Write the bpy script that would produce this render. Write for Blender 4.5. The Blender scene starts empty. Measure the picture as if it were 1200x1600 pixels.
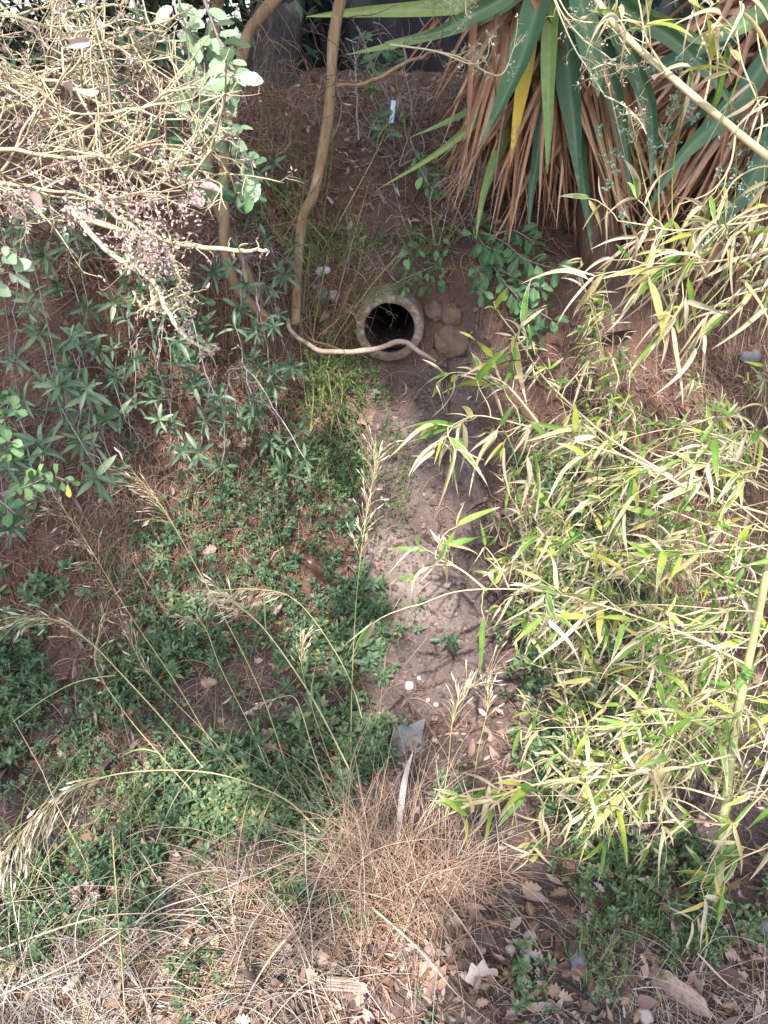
import bpy, math, random
import numpy as np
from mathutils import Vector

# ------------------------------------------------------------------ camera, world, sun, exposure
random.seed(7)
RNG = np.random.default_rng(11)
scene = bpy.context.scene
COL = scene.collection
CAM = np.array([0.0, 0.0, 1.5])
PITCH = math.radians(31.0)
FPX = 1203.0
cam_data = bpy.data.cameras.new('camera')
cam = bpy.data.objects.new('camera', cam_data)
COL.objects.link(cam)
cam.location = CAM
cam.rotation_euler = (math.pi / 2 - PITCH, 0, 0)
cam_data.sensor_fit = 'VERTICAL'
cam_data.angle = 2 * math.atan(800 / FPX)
cam_data.clip_start = 0.02
cam_data.clip_end = 500
scene.camera = cam
scene.render.resolution_x, scene.render.resolution_y = 768, 1024

TO_SUN = np.array([-0.10, -0.58, 0.80]); TO_SUN /= np.linalg.norm(TO_SUN)
sun_el, sun_az = math.asin(TO_SUN[2]), math.atan2(TO_SUN[0], TO_SUN[1])
world = bpy.data.worlds.new('World'); scene.world = world
world.use_nodes = True
wn = world.node_tree
sky = wn.nodes.new('ShaderNodeTexSky')
sky.sky_type = 'NISHITA'; sky.sun_disc = False
sky.sun_elevation = sun_el; sky.sun_rotation = sun_az
sky.dust_density = 2.5
bg = wn.nodes['Background']
wn.links.new(sky.outputs[0], bg.inputs[0])
bg.inputs[1].default_value = 0.15
sd = bpy.data.lights.new('sun', 'SUN'); sd.energy = 3.4; sd.angle = math.radians(0.55); sd.color = (1.0, 0.935, 0.90)
sun = bpy.data.objects.new('sun', sd); COL.objects.link(sun)
sun.rotation_euler = Vector(TO_SUN).to_track_quat('Z', 'Y').to_euler()
sun.location = (2, -3, 6)
scene.view_settings.view_transform = 'Standard'
scene.view_settings.look = 'None'
scene.view_settings.exposure = 1.65
scene.view_settings.gamma = 1.0
scene.cycles.max_bounces = 6
scene.cycles.diffuse_bounces = 4
scene.cycles.transparent_max_bounces = 4

# ------------------------------------------------------------------ pixel <-> world helpers (photo pixels, 1200 x 1600)
FWD = np.array([0, math.cos(PITCH), -math.sin(PITCH)])
UPV = np.array([0, math.sin(PITCH), math.cos(PITCH)])
RGT = np.array([1.0, 0, 0])
def ray(u, v):
    return FWD + RGT * ((u - 600) / FPX) + UPV * ((800 - v) / FPX)
def P(u, v, d):
    return CAM + d * ray(u, v)
def pix(p):
    q = np.asarray(p) - CAM
    d = q @ FWD
    d = np.where(np.abs(d) < 1e-4, 1e-4, d)
    return 600 + FPX * (q @ RGT) / d, 800 - FPX * (q @ UPV) / d, d

# ------------------------------------------------------------------ noise and terrain
def _hash(ix, iy, s):
    n = (ix * 374761393 + iy * 668265263 + s * 974634541) & 0x7fffffff
    n = ((n ^ (n >> 13)) * 1274126177) & 0x7fffffff
    return ((n ^ (n >> 16)) & 0xffff) / 65535.0
def vnoise(x, y, s=0):
    x = np.asarray(x, float); y = np.asarray(y, float)
    ix = np.floor(x).astype(np.int64); iy = np.floor(y).astype(np.int64)
    fx = x - ix; fy = y - iy
    fx = fx * fx * (3 - 2 * fx); fy = fy * fy * (3 - 2 * fy)
    a = _hash(ix, iy, s); b = _hash(ix + 1, iy, s); c = _hash(ix, iy + 1, s); d = _hash(ix + 1, iy + 1, s)
    return (a + (b - a) * fx) * (1 - fy) + (c + (d - c) * fx) * fy - 0.5
def fbm(x, y, s=0, o=3):
    r = 0; a = 1
    for k in range(o):
        r = r + a * vnoise(x * 2 ** k, y * 2 ** k, s + k * 7); a *= 0.5
    return r
def sstep(a, b, x):
    t = np.clip((np.asarray(x, float) - a) / (b - a), 0, 1)
    return t * t * (3 - 2 * t)

PIPE_C = P(608, 510, 2.334)
R_OUT, R_IN = 0.1045, 0.0760
_py = np.array([-60, 0.4, 1.2, 1.52, 1.66, 1.80, 2.02, 2.20, 2.29, 2.31, 2.36, 2.44, 2.72, 3.0, 3.3, 6, 60])
_pz = np.array([-.3, 0.0, 0.0, 0.02, 0.07, 0.20, 0.42, 0.595, 0.672, 0.70, 0.87, 0.945, 1.14, 1.32, 1.40, 1.5, 1.7])
def gh(x, y):
    x = np.asarray(x, float); y = np.asarray(y, float)
    near = np.exp(-((x - PIPE_C[0]) / 0.20) ** 2)
    w = (0.16 * vnoise(x * 1.3 + 5, y * 0.8, 3) + 0.05 * vnoise(x * 4.1, y * 3.0, 4)) * (1 - near)
    yy = y + w * sstep(0.9, 1.6, y)
    z = np.interp(yy, _py, _pz)
    far = 1 - sstep(4, 8, np.abs(x) + np.abs(y - 2))
    z = z + far * (0.05 * fbm(x * 3.1, y * 3.1, 9, 2) * (1 - 0.7 * near) + 0.020 * fbm(x * 13, y * 13, 21, 3) + 0.007 * vnoise(x * 70, y * 70, 31))
    z = z + far * (1 - 0.8 * near) * sstep(1.5, 1.8, y) * (0.022 * np.abs(fbm(x * 15, y * 15, 35, 3)) + 0.010 * np.maximum(vnoise(x * 42, y * 42, 36), 0))
    # apron of washed-out earth under the pipe
    ch = sstep(-0.10, 0.0, x) * (1 - sstep(0.27, 0.32, x)) * sstep(1.45, 1.62, y) * (1 - sstep(2.0, 2.25, y))
    z = z + 0.055 * ch + ch * 0.024 * np.abs(fbm(x * 16 + 3, y * 9, 41, 2))
    rough = sstep(-0.15, 0.0, x) * (1 - sstep(0.30, 0.42, x)) * sstep(1.2, 1.4, y) * (1 - sstep(2.15, 2.25, y))
    z = z + rough * (0.014 * np.maximum(fbm(x * 34, y * 26, 47, 2), -.1) + 0.012 * vnoise(x * 19, y * 5, 48))
    return z
def G(u, v, up=0.0):
    """ground points under photo pixels"""
    u = np.atleast_1d(np.asarray(u, float)); v = np.atleast_1d(np.asarray(v, float))
    d = FWD[None] + RGT[None] * ((u - 600) / FPX)[:, None] + UPV[None] * ((800 - v) / FPX)[:, None]
    t = np.full(len(u), 0.8); done = np.zeros(len(u), bool)
    for _ in range(300):
        p = CAM + d * t[:, None]
        done |= p[:, 2] < gh(p[:, 0], p[:, 1])
        if done.all(): break
        t = np.where(done, t, t + 0.025)
    lo, hi = t - 0.025, t
    for _ in range(6):
        mid = (lo + hi) / 2; p = CAM + d * mid[:, None]
        below = p[:, 2] < gh(p[:, 0], p[:, 1])
        hi = np.where(below, mid, hi); lo = np.where(below, lo, mid)
    t = hi
    p = CAM + d * t[:, None]
    p[:, 2] = gh(p[:, 0], p[:, 1]) + up
    return p
def g1(u, v, up=0.0, near=0.0):
    p = G([u], [v], up)[0]
    return p + (CAM - p) * near
def lift(pts, near0=0.0, near1=None):
    """pixel list -> points above the ground, pulled towards the viewer by a fraction that runs near0..near1"""
    n = len(pts); near1 = near0 if near1 is None else near1
    g = G([p[0] for p in pts], [p[1] for p in pts])
    f = np.linspace(near0, near1, n)[:, None]
    return g + (CAM - g) * f
def normal_at(p):
    e = 0.03
    p = np.atleast_2d(p)
    dx = (gh(p[:, 0] + e, p[:, 1]) - gh(p[:, 0] - e, p[:, 1])) / (2 * e)
    dy = (gh(p[:, 0], p[:, 1] + e) - gh(p[:, 0], p[:, 1] - e)) / (2 * e)
    n = np.stack([-dx, -dy, np.ones_like(dx)], 1)
    return n / np.linalg.norm(n, axis=1)[:, None]

# ------------------------------------------------------------------ mesh building
def unit(a):
    a = np.asarray(a, float)
    return a / np.maximum(np.linalg.norm(a, axis=-1, keepdims=True), 1e-9)
def rand_unit(n):
    return unit(RNG.normal(size=(n, 3)))
def spline(pts, k):
    pts = np.asarray(pts, float)
    if len(pts) < 3:
        t = np.linspace(0, 1, k)[:, None]
        return pts[0] * (1 - t) + pts[-1] * t
    p = np.vstack([2 * pts[0] - pts[1], pts, 2 * pts[-1] - pts[-2]])
    seg = len(pts) - 1
    s = np.linspace(0, seg, k); i = np.minimum(s.astype(int), seg - 1); f = (s - i)[:, None]
    a, b, c, d = p[i], p[i + 1], p[i + 2], p[i + 3]
    return 0.5 * (2 * b + (c - a) * f + (2 * a - 5 * b + 4 * c - d) * f ** 2 + (3 * b - a - 3 * c + d) * f ** 3)

class MB:
    def __init__(self):
        self.V = []; self.Q = []; self.T = []; self.A = []; self.qm = []; self.tm = []; self.n = 0
    def add(self, V, quads=None, tris=None, attr=None, mat=0):
        V = np.asarray(V, float).reshape(-1, 3)
        self.V.append(V)
        self.A.append(np.zeros((len(V), 4)) if attr is None else np.asarray(attr, float).reshape(-1, 4))
        if quads is not None and len(quads):
            q = np.asarray(quads).reshape(-1, 4) + self.n; self.Q.append(q); self.qm.append(np.full(len(q), mat))
        if tris is not None and len(tris):
            q = np.asarray(tris).reshape(-1, 3) + self.n; self.T.append(q); self.tm.append(np.full(len(q), mat))
        self.n += len(V)
        return self
    def mesh(self, name, mats, origin=(0, 0, 0), smooth=True):
        me = bpy.data.meshes.new(name)
        V = np.vstack(self.V) - np.asarray(origin, float)
        Q = np.vstack(self.Q) if self.Q else np.zeros((0, 4), int)
        T = np.vstack(self.T) if self.T else np.zeros((0, 3), int)
        me.vertices.add(len(V)); me.vertices.foreach_set('co', V.astype(np.float32).ravel())
        loops = np.concatenate([Q.ravel(), T.ravel()]).astype(np.int32)
        me.loops.add(len(loops)); me.loops.foreach_set('vertex_index', loops)
        nf = len(Q) + len(T)
        start = np.concatenate([np.arange(len(Q)) * 4, len(Q) * 4 + np.arange(len(T)) * 3]).astype(np.int32)
        me.polygons.add(nf); me.polygons.foreach_set('loop_start', start)
        mi = np.concatenate(self.qm + self.tm).astype(np.int32) if nf else np.zeros(0, np.int32)
        me.polygons.foreach_set('material_index', mi)
        me.polygons.foreach_set('use_smooth', np.full(nf, smooth))
        at = me.attributes.new('ld', 'FLOAT_COLOR', 'POINT')
        at.data.foreach_set('color', np.vstack(self.A).astype(np.float32).ravel())
        for m in (mats if isinstance(mats, (list, tuple)) else [mats]): me.materials.append(m)
        me.update(calc_edges=True); me.validate()
        return me
    def build(self, name, mats, parent=None, smooth=True):
        org = np.array(parent_origin(parent)) if parent is not None else np.vstack(self.V).mean(0)
        o = bpy.data.objects.new(name, self.mesh(name, mats, org, smooth))
        COL.objects.link(o)
        if parent is not None: o.parent = parent
        else: o.location = org
        return o
ORIG = {}
def parent_origin(o):
    while o.parent is not None: o = o.parent
    return ORIG[o.name] if o.name in ORIG else tuple(o.location)
def tag(o, label=None, cat=None, group=None, kind=None):
    if label: o['label'] = label
    if cat: o['category'] = cat
    if group: o['group'] = group
    if kind: o['kind'] = kind
    return o
def thing(name, label, cat, loc, group=None):
    o = bpy.data.objects.new(name, None); COL.objects.link(o)
    o.empty_display_size = 0.05
    o.location = tuple(float(c) for c in loc)
    ORIG[o.name] = tuple(float(c) for c in loc)
    return tag(o, label, cat, group)

def ovate(t): return np.clip(t, 0, 1) ** 0.55 * (1 - t) ** 0.75 / 0.545
def obovate(t): return np.clip(t, 0, 1) ** 1.0 * (1 - t) ** 0.5 / 0.385
def lance(t): return np.clip(t, 0, 1) ** 0.75 * (1 - t) ** 0.85 / 0.33 * 0.98
def bamb(t): return np.clip(t, 0, 1) ** 0.42 * (1 - t) ** 0.95 / 0.475
def strap(t): return np.minimum(1, ((1 - t) / 0.55)) ** 0.8 * (0.72 + 0.28 * np.minimum(1, t / 0.3))
def grassy(t): return np.minimum(1, (1 - t) / 0.8) * (0.7 + 0.3 * np.minimum(1, t / .2))
def oaky(t): return np.clip(t, 0, 1) ** 0.75 * (1 - t) ** 0.34 / 0.46 * (1 + 0.26 * np.cos(2 * np.pi * 4.0 * t + 0.3)) * 0.92
def serr(t): return np.clip(t, 0, 1) ** 0.62 * (1 - t) ** 0.62 / 0.43 * (1 + 0.07 * np.sign(np.sin(2 * np.pi * 6.5 * t)))

def leaves(mb, Pn, D, N, L, W, prof=ovate, K=5, droop=0.1, fold=0.25, sag=0.0, tint=None, mat=0, wav=0.0):
    """a batch of leaves: base points, directions, normals, lengths, widths"""
    Pn = np.atleast_2d(Pn); n = len(Pn)
    D = unit(np.broadcast_to(D, (n, 3))); N = np.broadcast_to(N, (n, 3)).astype(float)
    N = unit(N - (N * D).sum(1, keepdims=True) * D + 1e-6)
    S = np.cross(D, N)
    L = np.broadcast_to(L, (n,)).astype(float); W = np.broadcast_to(W, (n,)).astype(float)
    droop = np.broadcast_to(droop, (n,)).astype(float); fold = np.broadcast_to(fold, (n,)).astype(float); sag = np.broadcast_to(sag, (n,)).astype(float)
    tint = RNG.random(n) if tint is None else np.broadcast_to(tint, (n,)).astype(float)
    t = np.linspace(0, 1, K)
    c = Pn[:, None] + L[:, None, None] * (D[:, None] * t[None, :, None] - N[:, None] * (droop[:, None] * t ** 2)[..., None])
    c[..., 2] -= (L * sag)[:, None] * t ** 2
    if wav: c = c + S[:, None] * (L[:, None] * wav * np.sin(t * 5 + RNG.random((n, 1)) * 6))[..., None]
    hw = 0.5 * W[:, None] * np.clip(prof(t), 0.015, None)[None]
    up = N[:, None] * (fold[:, None] * hw)[..., None]
    sd = S[:, None] * hw[..., None]
    if wav:
        a = (RNG.normal(size=(n, 1)) * 1.2 * t)[..., None]
        sd, up = sd * np.cos(a) + np.linalg.norm(sd, axis=-1, keepdims=True) * N[:, None] * np.sin(a), up
    V = np.stack([c - sd + up, c, c + sd + up], 2)          # n,K,3,3
    idx = np.arange(n * K * 3).reshape(n, K, 3)
    a, b = idx[:, :-1, :-1], idx[:, :-1, 1:]
    d, e = idx[:, 1:, :-1], idx[:, 1:, 1:]
    q = np.stack([a, b, e, d], -1).reshape(-1, 4)
    A = np.zeros((n, K, 3, 4))
    A[..., 0] = tint[:, None, None]; A[..., 1] = t[None, :, None]; A[..., 2] = np.array([1, 0, 1.0]); A[..., 3] = RNG.random(n)[:, None, None]
    mb.add(V, q, attr=A, mat=mat)

def tubes(mb, pts, rad, n=5, tint=None, mat=0):
    """a batch of tubes of equal point counts: pts (M,K,3), rad (M,K)"""
    pts = np.asarray(pts, float)
    if pts.ndim == 2: pts = pts[None]
    M, K = pts.shape[:2]
    rad = np.broadcast_to(np.asarray(rad, float), (M, K))
    T = unit(np.gradient(pts, axis=1))
    mean = unit(pts[:, -1] - pts[:, 0] + 1e-6)
    ax = np.eye(3)[np.argmin(np.abs(mean), axis=1)]
    B = unit(np.cross(T, ax[:, None])); C = np.cross(T, B)
    a = np.linspace(0, 2 * np.pi, n, endpoint=False)
    V = pts[:, :, None] + rad[:, :, None, None] * (B[:, :, None] * np.cos(a)[:, None] + C[:, :, None] * np.sin(a)[:, None])
    idx = np.arange(M * K * n).reshape(M, K, n)
    r = np.roll(idx, -1, axis=2)
    q = np.stack([idx[:, :-1], r[:, :-1], r[:, 1:], idx[:, 1:]], -1).reshape(-1, 4)
    tint = RNG.random(M) if tint is None else np.broadcast_to(tint, (M,))
    A = np.zeros((M, K, n, 4)); A[..., 0] = tint[:, None, None]; A[..., 1] = np.linspace(0, 1, K)[None, :, None]; A[..., 3] = RNG.random(M)[:, None, None]
    mb.add(V, q, attr=A, mat=mat)

def wander(starts, dirs, lens, K=6, wob=0.25, grav=0.0):
    """batch of crooked polylines"""
    starts = np.atleast_2d(starts); n = len(starts)
    d = unit(np.broadcast_to(dirs, (n, 3))).copy(); out = [starts]
    step = (np.broadcast_to(lens, (n,)) / (K - 1))[:, None]
    for _ in range(K - 1):
        d = unit(d + RNG.normal(size=(n, 3)) * wob + np.array([0, 0, -grav]))
        out.append(out[-1] + d * step)
    return np.stack(out, 1)

# template lumps for stones and clods
def _ico():
    import bmesh
    bm = bmesh.new(); bmesh.ops.create_icosphere(bm, subdivisions=2, radius=1)
    V = np.array([v.co[:] for v in bm.verts]); F = np.array([[v.index for v in f.verts] for f in bm.faces]); bm.free()
    bm = bmesh.new(); bmesh.ops.create_icosphere(bm, subdivisions=4, radius=1)
    V3 = np.array([v.co[:] for v in bm.verts]); F3 = np.array([[v.index for v in f.verts] for f in bm.faces]); bm.free()
    return V, F, V3, F3
ICO_V, ICO_F, ICO3_V, ICO3_F = _ico()
def lumps(mb, pos, size, flat=0.6, rough=0.3, mat=0):
    pos = np.atleast_2d(pos); n = len(pos)
    size = np.broadcast_to(size, (n,))
    base = ICO_V[None] * (1 + rough * (RNG.random((n, len(ICO_V))) - .5))[..., None]
    sc = size[:, None] * np.stack([RNG.uniform(.7, 1.3, n), RNG.uniform(.7, 1.3, n), RNG.uniform(.6, 1.2, n) * flat], 1)
    V = base * sc[:, None]
    ang = RNG.random(n) * 6.28; c, s = np.cos(ang)[:, None], np.sin(ang)[:, None]
    V = np.stack([V[..., 0] * c - V[..., 1] * s, V[..., 0] * s + V[..., 1] * c, V[..., 2]], -1) + pos[:, None]
    F = (ICO_F[None] + (np.arange(n) * len(ICO_V))[:, None, None]).reshape(-1, 3)
    A = np.zeros((n, len(ICO_V), 4)); A[..., 0] = RNG.random(n)[:, None]
    mb.add(V, tris=F, attr=A, mat=mat)

# ------------------------------------------------------------------ materials
def _mat(name):
    m = bpy.data.materials.new(name); m.use_nodes = True
    nt = m.node_tree
    return m, nt, nt.nodes['Principled BSDF'], nt.nodes['Material Output']
def _n(nt, t, **kw):
    n = nt.nodes.new(t)
    for k, v in kw.items(): setattr(n, k, v)
    return n
def _ramp(nt, stops):
    r = _n(nt, 'ShaderNodeValToRGB')
    e = r.color_ramp.elements
    while len(e) < len(stops): e.new(0.5)
    for el, (p, c) in zip(e, stops):
        el.position = p; el.color = (*c, 1)
    return r
def _math(nt, op, a, b=None, clamp=False):
    m = _n(nt, 'ShaderNodeMath', operation=op, use_clamp=clamp)
    for i, x in enumerate((a, b)):
        if x is None: continue
        if isinstance(x, (int, float)): m.inputs[i].default_value = x
        else: nt.links.new(x, m.inputs[i])
    return m.outputs[0]
def _noise(nt, scale, detail=3, vec=None, rough=0.55):
    n = _n(nt, 'ShaderNodeTexNoise'); n.inputs['Scale'].default_value = scale; n.inputs['Detail'].default_value = detail; n.inputs['Roughness'].default_value = rough
    if vec is not None: nt.links.new(vec, n.inputs['Vector'])
    return n.outputs['Fac']
def _geo(nt): return _n(nt, 'ShaderNodeNewGeometry').outputs['Position']
def _mix(nt, fac, a, b):
    m = _n(nt, 'ShaderNodeMix', data_type='RGBA')
    for s, x in ((0, fac), (6, a), (7, b)):
        if isinstance(x, (int, float)): m.inputs[s].default_value = x
        elif isinstance(x, tuple): m.inputs[s].default_value = (*x, 1)
        else: nt.links.new(x, m.inputs[s])
    return m.outputs[2]
def leaf_mat(name, stops, dry=None, dry_amt=0.0, edge=0.35, rough=0.5, transl=0.3, spec=0.35, vein=0.10, spots=0.0):
    m, nt, bs, out = _mat(name)
    at = _n(nt, 'ShaderNodeAttribute', attribute_name='ld')
    sp = _n(nt, 'ShaderNodeSeparateColor'); nt.links.new(at.outputs['Color'], sp.inputs[0])
    tint, along, side = sp.outputs[0], sp.outputs[1], sp.outputs[2]
    pos = _geo(nt)
    nz = _noise(nt, 55, 3, pos)
    t = _math(nt, 'ADD', tint, _math(nt, 'MULTIPLY', _math(nt, 'SUBTRACT', nz, 0.5), 0.45))
    r = _ramp(nt, stops); nt.links.new(t, r.inputs[0])
    col = r.outputs[0]
    # paler midrib, finer mottling
    mid = _math(nt, 'POWER', _math(nt, 'SUBTRACT', 1.0, side), 6.0)
    col = _mix(nt, _math(nt, 'MULTIPLY', mid, vein), col, (0.42, 0.42, 0.22))
    if spots:
        sn = _noise(nt, 160, 2, pos)
        col = _mix(nt, _math(nt, 'MULTIPLY', _math(nt, 'GREATER_THAN', sn, 0.66), spots), col, (0.16, 0.10, 0.05))
    if dry is not None:
        f = _math(nt, 'ADD', _math(nt, 'MULTIPLY', _math(nt, 'POWER', side, 2.0), edge), _math(nt, 'MULTIPLY', _math(nt, 'POWER', along, 3.0), 0.9))
        f = _math(nt, 'ADD', f, _math(nt, 'MULTIPLY', _math(nt, 'SUBTRACT', nz, 0.5), 0.9))
        f = _math(nt, 'ADD', f, _math(nt, 'MULTIPLY', _math(nt, 'SUBTRACT', at.outputs['Alpha'], 0.5), 0.8))
        f = _math(nt, 'MULTIPLY', _math(nt, 'SUBTRACT', f, 0.42), 4.0, True)
        f = _math(nt, 'MULTIPLY', f, dry_amt)
        col = _mix(nt, f, col, dry)
    nt.links.new(col, bs.inputs['Base Color'])
    bs.inputs['Roughness'].default_value = rough
    bs.inputs['Specular IOR Level'].default_value = spec
    bp = _n(nt, 'ShaderNodeBump'); bp.inputs['Strength'].default_value = 0.25; bp.inputs['Distance'].default_value = 0.002
    nt.links.new(_noise(nt, 220, 2, pos), bp.inputs['Height']); nt.links.new(bp.outputs[0], bs.inputs['Normal'])
    if transl:
        tr = _n(nt, 'ShaderNodeBsdfTranslucent'); nt.links.new(col, tr.inputs[0])
        mx = _n(nt, 'ShaderNodeMixShader'); mx.inputs[0].default_value = transl
        nt.links.new(bs.outputs[0], mx.inputs[1]); nt.links.new(tr.outputs[0], mx.inputs[2]); nt.links.new(mx.outputs[0], out.inputs[0])
    return m
def bark_mat(name, stops, scale=60, stretch=0.15, bump=0.5, dist=0.004, rough=0.8, tintw=0.3):
    m, nt, bs, out = _mat(name)
    at = _n(nt, 'ShaderNodeAttribute', attribute_name='ld')
    sp = _n(nt, 'ShaderNodeSeparateColor'); nt.links.new(at.outputs['Color'], sp.inputs[0])
    mp = _n(nt, 'ShaderNodeMapping'); nt.links.new(_geo(nt), mp.inputs[0]); mp.inputs['Scale'].default_value = (1, 1, stretch)
    nz = _noise(nt, scale, 5, mp.outputs[0], 0.65)
    n2 = _noise(nt, 9, 3, _geo(nt))
    t = _math(nt, 'ADD', _math(nt, 'MULTIPLY', nz, 0.9), _math(nt, 'MULTIPLY', _math(nt, 'SUBTRACT', sp.outputs[0], 0.5), tintw))
    t = _math(nt, 'ADD', t, _math(nt, 'MULTIPLY', _math(nt, 'SUBTRACT', n2, 0.5), 0.4))
    r = _ramp(nt, stops); nt.links.new(t, r.inputs[0]); nt.links.new(r.outputs[0], bs.inputs['Base Color'])
    bs.inputs['Roughness'].default_value = rough; bs.inputs['Specular IOR Level'].default_value = 0.2
    bp = _n(nt, 'ShaderNodeBump'); bp.inputs['Strength'].default_value = bump; bp.inputs['Distance'].default_value = dist
    nt.links.new(nz, bp.inputs['Height']); nt.links.new(bp.outputs[0], bs.inputs['Normal'])
    return m
def stone_mat(name, stops, scale=30, bump=0.6, dist=0.006, tintw=0.5):
    return bark_mat(name, stops, scale, 1.0, bump, dist, 0.9, tintw)

def soil_mat():
    m, nt, bs, out = _mat('soil')
    at = _n(nt, 'ShaderNodeAttribute', attribute_name='ld')
    sp = _n(nt, 'ShaderNodeSeparateColor'); nt.links.new(at.outputs['Color'], sp.inputs[0])
    pos = _geo(nt)
    n1 = _noise(nt, 14, 6, pos, 0.65); n2 = _noise(nt, 95, 4, pos, 0.7); n3 = _noise(nt, 3.2, 4, pos)
    red = _ramp(nt, [(0.25, (0.060, 0.034, 0.026)), (0.5, (0.122, 0.071, 0.052)), (0.78, (0.21, 0.132, 0.10))])
    gry = _ramp(nt, [(0.25, (0.062, 0.046, 0.042)), (0.5, (0.125, 0.095, 0.086)), (0.78, (0.23, 0.18, 0.162))])
    cru = _ramp(nt, [(0.25, (0.10, 0.075, 0.064)), (0.5, (0.20, 0.157, 0.137)), (0.75, (0.36, 0.30, 0.265))])
    f = _math(nt, 'ADD', _math(nt, 'MULTIPLY', n1, 0.55), _math(nt, 'MULTIPLY', n2, 0.45))
    for r in (red, gry, cru): nt.links.new(f, r.inputs[0])
    col = _mix(nt, sp.outputs[0], red.outputs[0], gry.outputs[0])
    cf = _math(nt, 'MULTIPLY', _math(nt, 'SUBTRACT', _math(nt, 'ADD', sp.outputs[1], _math(nt, 'MULTIPLY', _math(nt, 'SUBTRACT', n3, 0.5), 0.9)), 0.30), 2.2, True)
    cf = _math(nt, 'MULTIPLY', cf, sp.outputs[1])
    col = _mix(nt, cf, col, cru.outputs[0])
    nt.links.new(col, bs.inputs['Base Color'])
    bs.inputs['Roughness'].default_value = 0.95; bs.inputs['Specular IOR Level'].default_value = 0.12
    vo = _n(nt, 'ShaderNodeTexVoronoi', feature='DISTANCE_TO_EDGE'); vo.inputs['Scale'].default_value = 24
    wv = _n(nt, 'ShaderNodeVectorMath', operation='ADD'); nt.links.new(pos, wv.inputs[0])
    nn = _n(nt, 'ShaderNodeTexNoise'); nn.inputs['Scale'].default_value = 12
    sc = _n(nt, 'ShaderNodeVectorMath', operation='SCALE'); sc.inputs[3].default_value = 0.06; nt.links.new(nn.outputs['Color'], sc.inputs[0]); nt.links.new(sc.outputs[0], wv.inputs[1])
    nt.links.new(wv.outputs[0], vo.inputs['Vector'])
    crack = _math(nt, 'MULTIPLY', _math(nt, 'MULTIPLY', vo.outputs['Distance'], 4.0, True), sp.outputs[1])
    h = _math(nt, 'ADD', _math(nt, 'ADD', n2, n1), _math(nt, 'MULTIPLY', crack, 0.3))
    bp = _n(nt, 'ShaderNodeBump'); bp.inputs['Strength'].default_value = 0.9; bp.inputs['Distance'].default_value = 0.012
    nt.links.new(h, bp.inputs['Height']); nt.links.new(bp.outputs[0], bs.inputs['Normal'])
    return m

M = {}
M['soil'] = soil_mat()
M['clod'] = stone_mat('soil_clod', [(0.2, (0.06, 0.042, 0.036)), (0.5, (0.115, 0.083, 0.072)), (0.85, (0.21, 0.162, 0.142))], 60)
M['stone'] = stone_mat('field_stone', [(0.2, (0.085, 0.055, 0.042)), (0.5, (0.155, 0.105, 0.08)), (0.8, (0.235, 0.17, 0.135))], 45, 1.0)
M['slate'] = stone_mat('slate_stone', [(0.2, (0.10, 0.105, 0.105)), (0.5, (0.155, 0.162, 0.162)), (0.8, (0.22, 0.225, 0.225))], 28, 0.5)
M['pale'] = stone_mat('pale_stone', [(0.2, (0.22, 0.18, 0.16)), (0.6, (0.40, 0.345, 0.31))], 20, 0.3)
M['white'] = stone_mat('white_stone', [(0.2, (0.30, 0.30, 0.31)), (0.6, (0.50, 0.51, 0.53))], 20, 0.2)
M['pipe'] = stone_mat('pipe_concrete', [(0.2, (0.085, 0.06, 0.045)), (0.42, (0.19, 0.145, 0.11)), (0.56, (0.33, 0.27, 0.215)), (0.8, (0.46, 0.41, 0.35))], 38, 0.9, 0.006, 0.0)
M['bore'] = stone_mat('shade_darkened_concrete', [(0.2, (0.012, 0.010, 0.008)), (0.55, (0.05, 0.042, 0.036)), (0.85, (0.13, 0.115, 0.10))], 30, 0.6, 0.004, 0.0)  # pipe concrete darkened: the shade inside the bore is in this colour
M['silt'] = stone_mat('shade_darkened_silt', [(0.2, (0.02, 0.014, 0.011)), (0.8, (0.07, 0.05, 0.04))], 60)  # silt colour lowered to paint in the dark of the pipe
M['stem_tan'] = bark_mat('tan_bark', [(0.15, (0.08, 0.052, 0.03)), (0.42, (0.22, 0.147, 0.082)), (0.65, (0.32, 0.225, 0.13)), (0.88, (0.42, 0.33, 0.215))], 70, 0.10, 0.9, 0.004)
M['twig_grey'] = bark_mat('grey_twig_bark', [(0.2, (0.13, 0.105, 0.095)), (0.5, (0.26, 0.22, 0.20)), (0.8, (0.40, 0.36, 0.33))], 90, 0.3, 0.4, 0.002, tintw=0.6)
M['twig_brown'] = bark_mat('brown_twig_bark', [(0.2, (0.10, 0.055, 0.035)), (0.5, (0.21, 0.125, 0.085)), (0.8, (0.34, 0.22, 0.16))], 90, 0.3, 0.4, 0.002, tintw=0.7)
M['twig_olive'] = bark_mat('olive_twig_bark', [(0.15, (0.29, 0.215, 0.155)), (0.5, (0.43, 0.38, 0.235)), (0.85, (0.52, 0.50, 0.31))], 80, 0.3, 0.4, 0.002, tintw=0.8)
M['twig_green'] = bark_mat('green_twig', [(0.2, (0.10, 0.12, 0.035)), (0.5, (0.19, 0.22, 0.07)), (0.8, (0.30, 0.31, 0.12))], 80, 0.3, 0.2, 0.001, tintw=0.6)
M['dead_log'] = bark_mat('weathered_branch', [(0.2, (0.19, 0.13, 0.10)), (0.5, (0.34, 0.25, 0.195)), (0.8, (0.48, 0.39, 0.32))], 120, 0.5, 0.8, 0.003)
M['trunk_dark'] = bark_mat('dark_trunk_bark', [(0.2, (0.018, 0.015, 0.015)), (0.5, (0.045, 0.039, 0.038)), (0.8, (0.085, 0.075, 0.072))], 30, 0.15, 1.0, 0.02)
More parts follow.
